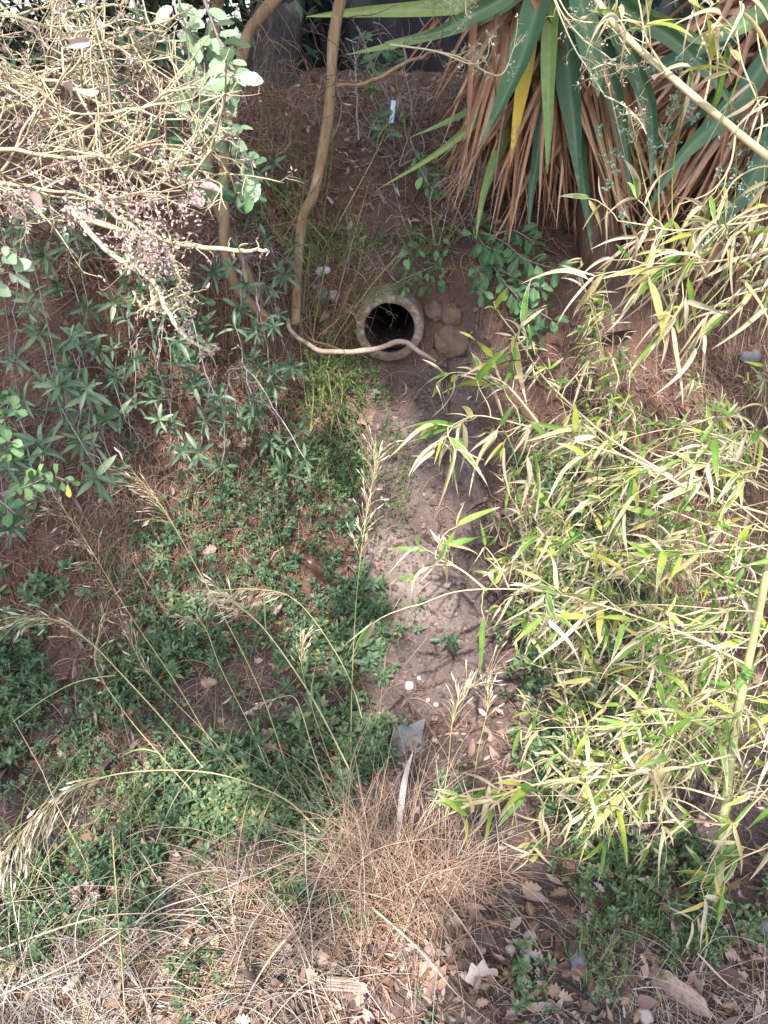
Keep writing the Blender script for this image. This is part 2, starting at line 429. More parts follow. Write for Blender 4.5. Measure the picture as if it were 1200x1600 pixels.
M['root'] = bark_mat('soil_stained_bark', [(0.25, (0.05, 0.03, 0.022)), (0.5, (0.115, 0.07, 0.05)), (0.8, (0.21, 0.14, 0.105))], 35, 0.25, 0.9, 0.012)
M['seed'] = leaf_mat('dried_flowers', [(0.1, (0.30, 0.20, 0.18)), (0.5, (0.46, 0.34, 0.305)), (0.9, (0.60, 0.48, 0.43))], rough=0.9, transl=0.15, vein=0.0)
M['sprig'] = leaf_mat('glaucous_leaf', [(0.1, (0.16, 0.26, 0.13)), (0.5, (0.29, 0.40, 0.24)), (0.85, (0.42, 0.51, 0.36)), (1.0, (0.46, 0.46, 0.12))], rough=0.45, transl=0.3, vein=0.4, spec=0.5)
M['olive'] = leaf_mat('narrow_evergreen_leaf', [(0.1, (0.045, 0.095, 0.050)), (0.5, (0.090, 0.165, 0.085)), (0.9, (0.22, 0.30, 0.165))], rough=0.42, transl=0.2, vein=0.35, spec=0.4)
M['round'] = leaf_mat('round_green_leaf', [(0.1, (0.06, 0.14, 0.06)), (0.5, (0.12, 0.24, 0.095)), (0.92, (0.22, 0.34, 0.13)), (1, (0.4, 0.38, 0.1))], rough=0.45, transl=0.25, vein=0.3)
M['cover'] = leaf_mat('ground_cover_leaf', [(0.0, (0.040, 0.082, 0.042)), (0.45, (0.084, 0.155, 0.076)), (0.80, (0.155, 0.235, 0.11)), (1.0, (0.29, 0.27, 0.11))], rough=0.5, transl=0.25, vein=0.25)
M['weed'] = leaf_mat('fine_weed_leaf', [(0.0, (0.05, 0.11, 0.035)), (0.5, (0.10, 0.19, 0.065)), (1.0, (0.21, 0.27, 0.10))], rough=0.55, transl=0.25, vein=0.0)
M['rue'] = leaf_mat('blue_grey_leaf', [(0.0, (0.15, 0.23, 0.17)), (1.0, (0.31, 0.40, 0.31))], rough=0.55, transl=0.2, vein=0.0)
M['bamboo'] = leaf_mat('bamboo_leaf', [(0.0, (0.075, 0.185, 0.03)), (0.34, (0.165, 0.315, 0.05)), (0.52, (0.38, 0.43, 0.07)), (0.64, (0.56, 0.46, 0.16)), (0.80, (0.60, 0.50, 0.32)), (1.0, (0.62, 0.54, 0.42))], dry=(0.63, 0.54, 0.38), dry_amt=0.9, edge=0.45, rough=0.5, transl=0.38, vein=0.25)
M['culm'] = bark_mat('bamboo_culm', [(0.2, (0.20, 0.21, 0.09)), (0.45, (0.31, 0.32, 0.15)), (0.8, (0.44, 0.41, 0.24))], 60, 0.12, 0.25, 0.001, 0.4, 0.3)
M['culm_dry'] = bark_mat('bamboo_twig', [(0.2, (0.36, 0.29, 0.15)), (0.5, (0.50, 0.42, 0.25)), (0.8, (0.58, 0.52, 0.36))], 70, 0.2, 0.12, 0.001, 0.5, 0.3)
M['straw'] = leaf_mat('dry_straw', [(0.0, (0.33, 0.215, 0.145)), (0.5, (0.48, 0.36, 0.26)), (1.0, (0.63, 0.53, 0.42))], rough=0.7, transl=0.2, vein=0.1)
M['straw_red'] = leaf_mat('reddish_dry_grass', [(0.0, (0.28, 0.145, 0.10)), (0.5, (0.44, 0.265, 0.19)), (1.0, (0.60, 0.43, 0.33))], rough=0.7, transl=0.2, vein=0.1)
M['straw_pale'] = leaf_mat('bleached_straw', [(0.0, (0.38, 0.31, 0.26)), (0.5, (0.55, 0.475, 0.42)), (1.0, (0.66, 0.59, 0.54))], rough=0.7, transl=0.15, vein=0.1)
M['grass'] = leaf_mat('green_grass_blade', [(0.0, (0.10, 0.19, 0.06)), (0.6, (0.21, 0.29, 0.11)), (1.0, (0.42, 0.41, 0.20))], rough=0.5, transl=0.3, vein=0.1)
M['spike'] = leaf_mat('grass_seed', [(0.0, (0.46, 0.345, 0.25)), (0.5, (0.60, 0.49, 0.38)), (1.0, (0.70, 0.62, 0.50))], rough=0.7, transl=0.25, vein=0.0)
M['culm_grass'] = bark_mat('grass_stalk', [(0.2, (0.34, 0.28, 0.13)), (0.5, (0.48, 0.40, 0.21)), (0.8, (0.58, 0.50, 0.30))], 60, 0.2, 0.1, 0.001, 0.6, 0.5)
M['yucca'] = leaf_mat('yucca_leaf', [(0.0, (0.020, 0.062, 0.024)), (0.4, (0.045, 0.11, 0.038)), (0.75, (0.14, 0.215, 0.048)), (1.0, (0.22, 0.28, 0.06))], dry=(0.40, 0.32, 0.14), dry_amt=0.25, edge=0.2, rough=0.42, transl=0.08, vein=0.2, spec=0.5)
M['yucca_y'] = leaf_mat('yellow_yucca_leaf', [(0.0, (0.42, 0.27, 0.03)), (0.5, (0.55, 0.38, 0.05)), (1.0, (0.45, 0.36, 0.08))], dry=(0.28, 0.14, 0.06), dry_amt=0.9, edge=0.1, rough=0.5, transl=0.1, vein=0.1)
M['yucca_d'] = leaf_mat('dead_yucca_leaf', [(0.0, (0.16, 0.07, 0.036)), (0.45, (0.34, 0.18, 0.098)), (0.80, (0.47, 0.295, 0.18)), (1.0, (0.55, 0.41, 0.29))], rough=0.65, transl=0.08, vein=0.0, spots=0.3)
M['oakleaf'] = leaf_mat('fallen_oak_leaf', [(0.0, (0.13, 0.065, 0.042)), (0.45, (0.26, 0.15, 0.105)), (0.8, (0.36, 0.25, 0.195)), (1.0, (0.47, 0.37, 0.31))], rough=0.75, transl=0.05, vein=0.4, spots=0.4)
M['oakpale'] = leaf_mat('pale_oak_leaf', [(0.0, (0.33, 0.25, 0.215)), (1.0, (0.48, 0.40, 0.36))], rough=0.75, transl=0.05, vein=0.5, spots=0.25)
M['litter'] = leaf_mat('leaf_crumbs', [(0.0, (0.09, 0.055, 0.045)), (0.5, (0.21, 0.14, 0.115)), (1.0, (0.40, 0.31, 0.265))], rough=0.85, transl=0.0, vein=0.0)
M['orange'] = leaf_mat('orange_leaf', [(0.0, (0.55, 0.10, 0.03)), (1.0, (0.60, 0.16, 0.05))], rough=0.6, transl=0.2)
M['hedge'] = leaf_mat('hedge_leaf', [(0.0, (0.02, 0.05, 0.025)), (1.0, (0.06, 0.10, 0.05))], rough=0.5, transl=0.2)
M['canopy'] = leaf_mat('oak_canopy_leaf', [(0.0, (0.04, 0.09, 0.03)), (1.0, (0.09, 0.16, 0.05))], rough=0.5, transl=0.2)

def plain(name, col, rough=0.6, bump=0.2, scale=200):
    m, nt, bs, out = _mat(name)
    nz = _noise(nt, scale, 3, _geo(nt))
    c = _mix(nt, nz, tuple(x * 0.7 for x in col), tuple(min(1, x * 1.25) for x in col))
    nt.links.new(c, bs.inputs['Base Color']); bs.inputs['Roughness'].default_value = rough
    bp = _n(nt, 'ShaderNodeBump'); bp.inputs['Strength'].default_value = bump; bp.inputs['Distance'].default_value = 0.003
    nt.links.new(nz, bp.inputs['Height']); nt.links.new(bp.outputs[0], bs.inputs['Normal'])
    return m
M['tarp'] = plain('dark_shade_cloth', (0.004, 0.005, 0.009), 0.8, 0.4, 160)
M['plastic'] = plain('pale_blue_plastic', (0.50, 0.62, 0.74), 0.35, 0.05)
M['berry'] = plain('red_berry', (0.55, 0.02, 0.015), 0.3, 0.05)

# ------------------------------------------------------------------ the setting: one sheet of ground
def build_ground():
    def axis(lo, hi, step, ext, extra=None):
        core = list(np.arange(lo, hi, step))
        a = []; s = step; x = lo
        while x > -ext: s *= 1.35; x -= s; a.append(x)
        b = []; s = step; x = core[-1]
        while x < ext: s *= 1.35; x += s; b.append(x)
        return a[::-1] + core + b
    xs = np.array(axis(-1.75, 1.75, 0.0115, 60))
    ys = np.array(axis(0.5, 3.3, 0.011, 60))
    ys = np.unique(np.concatenate([ys, np.arange(2.25, 2.52, 0.004)]))
    X, Y = np.meshgrid(xs, ys)
    Z = gh(X, Y)
    V = np.stack([X, Y, Z], -1).reshape(-1, 3)
    ny, nx = X.shape
    idx = np.arange(ny * nx).reshape(ny, nx)
    q = np.stack([idx[:-1, :-1], idx[:-1, 1:], idx[1:, 1:], idx[1:, :-1]], -1).reshape(-1, 4)
    c = V[q].mean(1)
    hole = (np.hypot(c[:, 0] - PIPE_C[0], c[:, 2] - PIPE_C[2]) < 0.089) & (c[:, 1] > 2.2) & (c[:, 1] < 2.75)
    q = q[~hole]
    A = np.zeros((len(V), 4))
    x, y = V[:, 0], V[:, 1]
    u, v, d = pix(V)
    flat = 1 - sstep(1.35, 1.75, y)
    chute = sstep(-0.14, -0.02, x) * (1 - sstep(0.26, 0.36, x)) * sstep(1.4, 1.6, y) * (1 - sstep(2.25, 2.35, y))
    A[:, 0] = np.clip(0.95 * flat + 0.8 * chute + 0.5 * fbm(x * 4, y * 4, 51, 2), 0, 1)
    band = sstep(-0.10, -0.02, x) * (1 - sstep(0.26, 0.33, x)) * sstep(1.55, 1.68, y) * (1 - sstep(1.95, 2.2, y))
    A[:, 1] = band * (0.2 + 0.8 * (1 - sstep(0.06, 0.20, x + 0.25 * fbm(x * 9, y * 9, 57, 2))) * (1 - sstep(1.80, 1.95, y)))
    mb = MB(); mb.add(V, q, attr=A)
    o = mb.build('ground', M['soil']); tag(o, kind='structure')
build_ground()

def scatter_world(n, x0, x1, y0, y1):
    x = RNG.uniform(x0, x1, n); y = RNG.uniform(y0, y1, n)
    p = np.stack([x, y, gh(x, y)], 1)
    u, v, d = pix(p)
    return p, u, v
def inpoly(u, v, poly):
    poly = np.asarray(poly, float); r = np.zeros(len(u), bool); j = len(poly) - 1
    for i in range(len(poly)):
        xi, yi = poly[i]; xj, yj = poly[j]
        with np.errstate(divide='ignore', invalid='ignore'):
            r ^= ((yi > v) != (yj > v)) & (u < (xj - xi) * (v - yi) / (yj - yi + 1e-12) + xi)
        j = i
    return r

# clods of earth, crumbs, twigs
p, u, v = scatter_world(22000, -1.5, 1.5, 0.6, 3.0)
keep = (RNG.random(len(p)) < 0.35 * (0.5 + 1.5 * (fbm(p[:, 0] * 5, p[:, 1] * 5, 61, 2) > 0))) & (np.hypot(p[:, 0] - PIPE_C[0], p[:, 2] - PIPE_C[2]) > 0.12)
p = p[keep][:6500]
q, u, v = scatter_world(3600, -0.12, 0.42, 1.2, 2.26); p = np.vstack([p, q[far := np.hypot(q[:, 0] - PIPE_C[0], q[:, 2] - PIPE_C[2]) > .115]])
mb = MB(); lumps(mb, p, np.minimum(RNG.gamma(1.6, 0.0020, len(p)) + 0.0012, .012), 0.7, 0.6)
tag(mb.build('soil_crumbs', M['clod'], smooth=False), 'small crumbs and clods of brown earth strewn over the bank', 'soil', kind='stuff')

# ------------------------------------------------------------------ the drain pipe
def build_pipe():
    t = thing('drain_pipe', 'round concrete drain pipe sticking out of the earth bank, dark inside', 'pipe', (PIPE_C[0], 2.265, PIPE_C[2] - R_OUT))
    n = 96
    prof = [(1.3, R_OUT), (0.10, R_OUT), (0.035, R_OUT), (0.010, R_OUT - .001), (0.003, R_OUT - .003), (0.0, R_OUT - .007), (0.0, R_IN + .005), (0.002, R_IN + .0015), (0.008, R_IN), (0.05, R_IN), (0.12, R_IN), (0.3, R_IN), (1.25, R_IN), (1.25, 0.002)]
    a = np.linspace(0, 2 * np.pi, n, endpoint=False)
    V = []
    for k, (dy, r) in enumerate(prof):
        rr = r + 0.0020 * fbm(np.cos(a) * 3 + 7, np.sin(a) * 3 + k * .15, 71, 3) * (1.0 if k < 9 else 0.4)
        if 4 <= k <= 7: rr = rr + 0.0028 * fbm(np.cos(a) * 14, np.sin(a) * 14, 77 + k, 2)
        yy = 2.265 + dy + (0.006 * fbm(np.cos(a) * 6, np.sin(a) * 6, 81, 4) if 1 < k < 9 else 0)
        V.append(np.stack([PIPE_C[0] + rr * np.cos(a) + 0.06 * dy, np.broadcast_to(yy, a.shape), PIPE_C[2] + rr * np.sin(a)], 1))
    V = np.concatenate(V); idx = np.arange(len(prof) * n).reshape(len(prof), n); r = np.roll(idx, -1, 1)
    q = np.stack([idx[:-1], idx[1:], r[1:], r[:-1]], -1).reshape(-1, 4)
    A = np.full((len(V), 4), 0.5)
    lip = MB(); lip.add(V[:9 * n], q[:8 * n], attr=A[:9 * n]); lip.build('rim', M['pipe'], t)
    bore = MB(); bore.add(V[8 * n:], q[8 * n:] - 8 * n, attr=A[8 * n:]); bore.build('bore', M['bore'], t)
    # silt on the floor of the pipe
    ys = np.linspace(0.012, 1.2, 60); xs = np.linspace(-1, 1, 21)
    Y, X = np.meshgrid(ys, xs, indexing='ij')
    top = -R_IN + 0.014 + 0.006 * fbm(X * 4, Y * 25, 91, 3)
    half = np.sqrt(np.maximum(R_IN ** 2 - top ** 2, 0.0001)) * 0.995
    V = np.stack([PIPE_C[0] + X * half + 0.06 * Y, 2.265 + Y, PIPE_C[2] + top], -1).reshape(-1, 3)
    idx = np.arange(60 * 21).reshape(60, 21)
    q = np.stack([idx[:-1, :-1], idx[:-1, 1:], idx[1:, 1:], idx[1:, :-1]], -1).reshape(-1, 4)
    s = MB(); s.add(V, q, attr=np.full((len(V), 4), 0.4))
    lumps(s, np.stack([PIPE_C[0] + RNG.uniform(-.045, .045, 60), 2.265 + RNG.uniform(.02, .35, 60), PIPE_C[2] + np.full(60, -R_IN + .015)], 1), RNG.uniform(.002, .006, 60))
    tag(s.build('silt', M['silt']), 'brown silt lying on the floor of the drain pipe', 'silt', kind='stuff')
build_pipe()

# ------------------------------------------------------------------ stones
def stone(name, label, cat, u, v, w, h, thick, mat, ang=0.0, seed=0, near=0.0, sharp=0.25, sink=0.25):
    c = g1(u, v); d = pix(c)[2]
    V = ICO3_V.copy()
    n = fbm(V[:, 0] * 1.7 + seed * 3.1, V[:, 1] * 1.7 + V[:, 2] * 2.3 + seed, seed + 100, 4)
    V = V * (1 + sharp * n)[:, None]
    V = np.sign(V) * np.abs(V) ** 0.85
    nn = normal_at(c)[0]
    ex = unit(np.cross(np.cross(nn, [math.cos(ang), math.sin(ang), 0]), nn)); ey = np.cross(nn, ex)
    s = np.array([w / 2 * d / FPX, h / 2 * d / FPX, thick])
    V = V * s
    W = c + V[:, :1] * ex + V[:, 1:2] * ey + V[:, 2:] * nn + nn * thick * (1 - 2 * sink)
    A = np.zeros((len(W), 4)); A[:, 0] = 0.5
    mb = MB(); mb.add(W, tris=ICO3_F, attr=A)
    return tag(mb.build(name, mat), label, cat)
stone('stone', 'rounded brown stone set in the soil just right of the pipe rim', 'stone', 706, 494, 30, 30, 0.014, M['stone'], 0.3, 1, sink=.42, sharp=.4)
stone('stone', 'largest brown stone half buried to the lower right of the pipe', 'stone', 704, 534, 50, 52, 0.020, M['stone'], 0.1, 2, sink=.43, sharp=.4)
stone('stone', 'reddish stone touching the upper right of the pipe rim', 'stone', 678, 486, 28, 30, 0.014, M['stone'], 0.8, 3, sink=.42, sharp=.4)
stone('stone', 'small grey stone in the twigs to the upper left of the pipe', 'stone', 505, 461, 19, 20, 0.012, M['slate'], 0, 4, sink=.1)
stone('stone', 'pale brown stone beside the small grey stone left of the pipe', 'stone', 523, 463, 15, 18, 0.011, M['pale'], 0, 14, sink=.1)
stone('stone_chip', 'white chip of stone lying under the tan stem above the pipe', 'stone', 506, 425, 24, 14, 0.008, M['white'], 0.2, 5, sink=0)
stone('pebble', 'smooth pinkish white pebble at the bottom edge of the ground', 'pebble', 1006, 1588, 22, 27, 0.011, M['pale'], 0.4, 6, sharp=.08, sink=0)
stone('stone_chip', 'flat bluish white chip lying on the leaf litter', 'stone', 820, 1500, 17, 17, 0.004, M['white'], 0.2, 7, sink=0)
stone('stone', 'grey rounded stone at the edge of the green patch', 'stone', 902, 1500, 26, 50, 0.016, M['slate'], 0.1, 8, sink=.3)
stone('stone', 'grey lump of stone in the leaves right of the bamboo base', 'stone', 1198, 1450, 36, 34, 0.018, M['slate'], 0.1, 9)
stone('stone', 'grey stone under the bamboo leaves by the right edge', 'stone', 1172, 558, 30, 20, 0.012, M['slate'], 0.1, 10, sink=.35)
for k, (uu, vv, s) in enumerate([(640, 1072, 14), (682, 1102, 9), (669, 1094, 7), (679, 1158, 8), (797, 1486, 15), (712, 1210, 9), (655, 1060, 7), (826, 1468, 20)]):
    o = stone('pebble', 'small pale pebble lying loose on the bare soil', 'pebble', uu, vv, s, s, s * 0.0006, M['pale'], k, 20 + k, sink=.1); o['group'] = 'pebbles on the bare soil'
def slate():
    # flat broken slab with a notched upper edge
    out = [(612, 1140), (632, 1134), (634, 1139), (648, 1132), (660, 1131), (659, 1152), (656, 1178), (640, 1187), (622, 1184), (610, 1172)]
    pts = []
    n = len(out)
    for i in range(n):
        a, b = np.array(out[i], float), np.array(out[(i + 1) % n], float)
        for f in (0, 0.33, 0.66): pts.append(a + (b - a) * f + RNG.normal(size=2) * 0.7)
    g = G([q[0] for q in pts], [q[1] for q in pts])
    c = g.mean(0); nn = normal_at(c)[0]
    nn = unit(nn + np.array([0, -0.35, 0]))
    g = g - ((g - c) @ nn)[:, None] * nn
    lo = g + nn * 0.001; m = len(g); ring2 = c + (g - c) * 0.93
    V = [lo, g + nn * 0.012]
    rings = [1.0, 0.97, 0.8, 0.6, 0.4, 0.2, 0.05]
    V = [lo]
    for k, r in enumerate(rings):
        q = c + (g - c) * r + nn * (0.009 + (0.004 if k else 0))
        V.append(q + nn * (0.004 * fbm(q[:, 0] * 40, q[:, 1] * 40, 133, 3))[:, None])
    nr = len(V); V = np.concatenate(V)
    idx = np.arange(nr * m).reshape(nr, m); r_ = np.roll(idx, -1, 1)
    q = np.stack([idx[:-1], r_[:-1], r_[1:], idx[1:]], -1).reshape(-1, 4)
    A = np.zeros((len(V), 4)); A[:, 0] = .5
    mb = MB(); mb.add(V, q, attr=A)
    mb.add(np.vstack([c + (g - c) * .05 + nn * 0.013, [c + nn * 0.013]]), tris=[(i, (i + 1) % m, m) for i in range(m)], attr=np.full((m + 1, 4), .5))
    tag(mb.build('slate_slab', M['slate'], smooth=False), 'flat grey piece of broken slate lying on the bare soil', 'stone')
slate()

# ------------------------------------------------------------------ litter lying on the ground
def lay(p, ang, L, K=4, up=0.003, bend=0.3):
    """curvy polylines that follow the ground"""
    n = len(p); t = np.linspace(-.5, .5, K)
    a = ang[:, None] + bend * RNG.normal(size=(n, 1)) * t * 2
    x = p[:, 0:1] + np.cos(a) * L[:, None] * t; y = p[:, 1:2] + np.sin(a) * L[:, None] * t * 0.9
    z = gh(x, y) + up * (0.4 + RNG.random((n, 1)) + 1.2 * RNG.random((n, K)))
    return np.stack([x, y, z], -1)
def far_pipe(p): return np.hypot(p[:, 0] - PIPE_C[0], p[:, 2] - PIPE_C[2]) > 0.135
p, u, v = scatter_world(20000, -1.5, 1.5, 0.55, 3.2)
dens = np.clip(0.45 + 0.9 * fbm(p[:, 0] * 3, p[:, 1] * 3, 201, 2), 0.1, 1)
dens = np.where(inpoly(u, v, [(560, 580), (790, 580), (790, 1120), (560, 1120)]), 0.10, dens)
dens = np.where((v < 880) & (u < 560), dens * 1.8, dens)
dens = np.where(v < 480, dens * 1.6, dens)
k = (RNG.random(len(p)) < dens) & far_pipe(p); p = p[k]
mb = MB(); pts = lay(p, RNG.uniform(0, 6.28, len(p)), RNG.gamma(3, 0.019, len(p)) + 0.015, 5, 0.006, 0.9)
tubes(mb, pts, (RNG.gamma(2, 0.00045, len(p)) + 0.0005)[:, None] * np.array([1, 1, .9, .8, .5]), 3)
tag(mb.build('twig_litter', M['twig_brown']), 'thin reddish brown twigs and roots littering the bank', 'twigs', kind='stuff')
# crumbled leaves, thick towards the bottom of the picture
p, u, v = scatter_world(42000, -1.4, 1.4, 0.5, 3.4)
dens = 0.10 + 0.75 * sstep(1320, 1500, v) * (0.5 + 0.5 * sstep(300, 620, u)) + 0.25 * (fbm(p[:, 0] * 4, p[:, 1] * 4, 221, 2) > .15)
dens = np.where(inpoly(u, v, [(590, 580), (770, 580), (770, 1040), (590, 1040)]), 0.03, dens)
dens = np.where(inpoly(u, v, [(640, 1120), (800, 1120), (900, 1280), (640, 1260)]), 0.5, dens)
dens = np.where(v < 330, .28, dens)
k = (RNG.random(len(p)) < dens) & far_pipe(p); p = p[k]; n = len(p)
mb = MB(); nn = unit(normal_at(p) + RNG.normal(size=(n, 3)) * .45)
L = (RNG.gamma(3, 0.0055, n) + 0.006) * (1 + .1 * sstep(1400, 1560, v[k]))
leaves(mb, p + nn * 0.004, RNG.normal(size=(n, 3)), nn, L, L * RNG.uniform(.25, .75, n), ovate, 4, RNG.normal(size=n) * .4, RNG.normal(size=n) * .7)
tag(mb.build('leaf_litter', M['litter']), 'crumbled brown leaf litter covering the ground', 'leaf litter', kind='stuff')

# whole fallen oak leaves, each one a thing
def leaf_proto(L, W, drp, fld, mat, prof=oaky, K=23):
    mb = MB(); leaves(mb, [[-L / 2, 0, 0]], [[1, 0, 0]], [[0, 0, 1]], L, W, prof, K, drp, fld, wav=0.015)
    tubes(mb, [[-L / 2 - 0.012, 0, 0.002], [-L / 2, 0, 0.001], [-L / 4, 0, 0.0005]], 0.0008, 4, tint=0.6)
    return mb.mesh('oak_leaf', [mat], (0, 0, 0))
protos = [leaf_proto(1, RNG.uniform(.5, .68), RNG.uniform(-.35, .35), RNG.uniform(-.5, .6), M['oakleaf']) for _ in range(14)]
palep = [leaf_proto(1, RNG.uniform(.5, .66), RNG.uniform(-.3, .3), RNG.uniform(-.5, .5), M['oakpale']) for _ in range(5)]
from mathutils import Matrix
def place_leaf(mesh, u, v, sizepx, ang=None, tilt=0.35, up=0.006, label=None, group=None, name='fallen_leaf'):
    c = g1(u, v, up); d = pix(c)[2]
    nn = Vector(unit(normal_at(c)[0] + RNG.normal(size=3) * tilt))
    a = RNG.uniform(0, 6.28) if ang is None else ang
    ex = Vector((math.cos(a), math.sin(a), 0)); ex = (ex - nn * ex.dot(nn)).normalized(); ey = nn.cross(ex)
    s = sizepx * d / FPX
    o = bpy.data.objects.new(name, mesh); COL.objects.link(o)
    m = Matrix((ex, ey, nn)).transposed().to_4x4() @ Matrix.Diagonal((s, s, s, 1))
    m.translation = Vector(c); o.matrix_world = m
    return tag(o, label, 'leaf', group)
mk = lambda *a: leaf_proto(*a)
place_leaf(mk(1, .85, .15, .25, M['oakpale']), 752, 1532, 58, 0.3, .1, .014, 'large pale lobed leaf lying on the litter, whitest of the fallen leaves')
place_leaf(mk(1, .72, -.1, .3, M['oakleaf']), 674, 1528, 54, -0.7, .1, .012, 'large rust brown lobed leaf left of the whitish lobed leaf')
place_leaf(mk(1, .5, .4, .6, M['oakpale']), 1022, 1402, 62, -0.5, .15, .03, 'big curled pinkish leaf among the green plants left of the bamboo base')
place_leaf(mk(1, .6, .2, .3, M['oakleaf']), 1068, 1402, 52, 0.4, .15, .025, 'broad mauve brown leaf directly left of the bamboo base')
place_leaf(mk(1, .55, .2, .5, M['oakleaf']), 1045, 1430, 44, 0.1, .2, .02, 'dark reddish brown leaf below the big curled leaf')
place_leaf(mk(1, .6, .2, .5, M['oakpale']), 960, 1464, 40, 1.2, .2, .015, 'pale pink ragged leaf standing between two green patches')
place_leaf(mk(1, .6, .2, .5, M['oakleaf']), 130, 1325, 46, 0.3, .2, .02, 'brown dry leaf in the green plants under the drooping seed head')
place_leaf(mk(1, .5, .2, .5, M['oakpale']), 120, 1560, 34, 1.0, .2, .05, 'sunlit white leaf caught in the straw at the lower left')
place_leaf(mk(1, .7, .3, .5, M['oakleaf']), 575, 662, 40, 0.8, .2, .02, 'orange brown lobed leaf at the left edge of the bare channel')
place_leaf(mk(1, .55, .3, .6, M['oakleaf']), 905, 1290, 40, 1.0, .3, .02, 'tan leaf under the bamboo spray tips')
place_leaf(mk(1, .55, .3, .6, M['oakpale']), 435, 975, 20, 1.0, .3, .05, 'small pale leaf in the middle of the ground cover')
lm = MB(); leaves(lm, [[-.5, 0, 0]], [[1, 0, 0]], [[0, 0, 1]], 1, .5, ovate, 8, .3, .4); lm = lm.mesh('leaf', [M['orange']], (0, 0, 0))
place_leaf(lm, 1097, 521, 14, 0.4, .3, .012, 'small bright orange leaf on the soil by the right bank')
spots = []
for _ in range(4000):
    uu, vv = RNG.uniform(-40, 1240), RNG.uniform(1000, 1640)
    w = 0.05
    if vv > 1380: w = 0.35
    if vv > 1480 and uu > 560: w = 1.0
    if 560 < uu < 1240 and vv > 1540: w = 1.0
    if 850 < uu < 1230 and vv > 1330: w = max(w, .65)
    if 580 < uu < 800 and vv < 1400: w = 0.03
    if uu < 560 and vv > 1420: w = 0.3
    if RNG.random() < w and all((uu - a) ** 2 + ((vv - b) * 1.2) ** 2 > 17 ** 2 for a, b in spots): spots.append((uu, vv))
    if len(spots) >= 270: break
for (uu, vv) in spots:
    pal = RNG.random() < 0.16
    place_leaf(palep[RNG.integers(len(palep))] if pal else protos[RNG.integers(len(protos))], uu, vv, RNG.uniform(15, 34) * (0.8 if vv > 1560 else 1), None, 0.33, RNG.uniform(.006, .018),
               'bleached pale dry oak leaf lying in the litter at the foot of the bank' if pal else 'curled brown dry oak leaf lying in the litter at the foot of the bank', 'fallen oak leaves')
spots = [(400, 716), (345, 705), (310, 690), (375, 700), (150, 880), (135, 930), (395, 985), (545, 880), (155, 1115), (510, 940), (300, 690), (640, 200), (560, 190), (585, 215), (330, 860), (460, 690), (270, 560), (590, 1130), (430, 1180), (355, 1000),
         (460, 1190), (90, 1090), (240, 1390), (210, 1330), (500, 1270), (880, 1420), (1090, 1520), (60, 1360), (20, 1210), (1110, 1240), (1000, 1180), (905, 1230), (990, 740)]
for uu, vv in spots:
    place_leaf(protos[RNG.integers(len(protos))], uu + RNG.normal() * 6, vv + RNG.normal() * 6, RNG.uniform(18, 34), None, .5, .012,
               'brown dry leaf lodged among twigs and green plants on the slope', 'dry leaves lodged on the bank')

# ------------------------------------------------------------------ green ground cover
COVER = [[(-250, 900), (120, 890), (215, 850), (255, 790), (330, 735), (420, 715), (520, 640), (560, 585), (600, 590), (612, 700), (628, 790), (590, 860), (580, 930), (600, 1010), (585, 1060), (600, 1190), (520, 1290), (470, 1420), (290, 1440), (-250, 1450)]]
COVER2 = [[(790, 700), (900, 680), (1000, 740), (1010, 1000), (1060, 1230), (1000, 1290), (860, 1290), (800, 1160), (775, 900)],
          [(850, 1330), (1250, 1320), (1250, 1470), (1120, 1500), (1010, 1520), (960, 1550), (880, 1440)],
          [(900, 1440), (1000, 1480), (990, 1560), (930, 1580), (890, 1500)], [(-100, 1350), (210, 1360), (200, 1450), (-100, 1500)],
          [(280, 1490), (360, 1500), (350, 1600), (270, 1600)], [(520, 1380), (580, 1390), (590, 1440), (540, 1460)], [(610, 1470), (690, 1480), (700, 1520), (620, 1560)],
          [(740, 1410), (800, 1420), (790, 1480), (740, 1470)], [(760, 1480), (820, 1490), (860, 1570), (840, 1620), (790, 1560)], [(595, 980), (650, 985), (650, 1030), (590, 1030)],
          [(610, 1040), (660, 1050), (640, 1090), (600, 1080)], [(690, 1220), (730, 1220), (730, 1260), (690, 1260)], [(0, 1440), (80, 1400), (90, 1500), (0, 1500)], [(420, 1300), (520, 1290), (500, 1380), (420, 1400)]]
def cover_density(p, u, v):
    d = np.zeros(len(p))
    for q in COVER: d = np.maximum(d, inpoly(u, v, q) * 0.95)
    for j, q in enumerate(COVER2): d = np.maximum(d, inpoly(u, v, q) * (0.45 if j == 0 else 0.7))
    patch = fbm(p[:, 0] * 6, p[:, 1] * 6, 301, 3)
    return d * np.clip(0.54 + 1.9 * patch, 0.03, 1) * (1 - .6 * inpoly(u, v, [(-300, 820), (260, 780), (160, 1000), (-300, 1050)]))
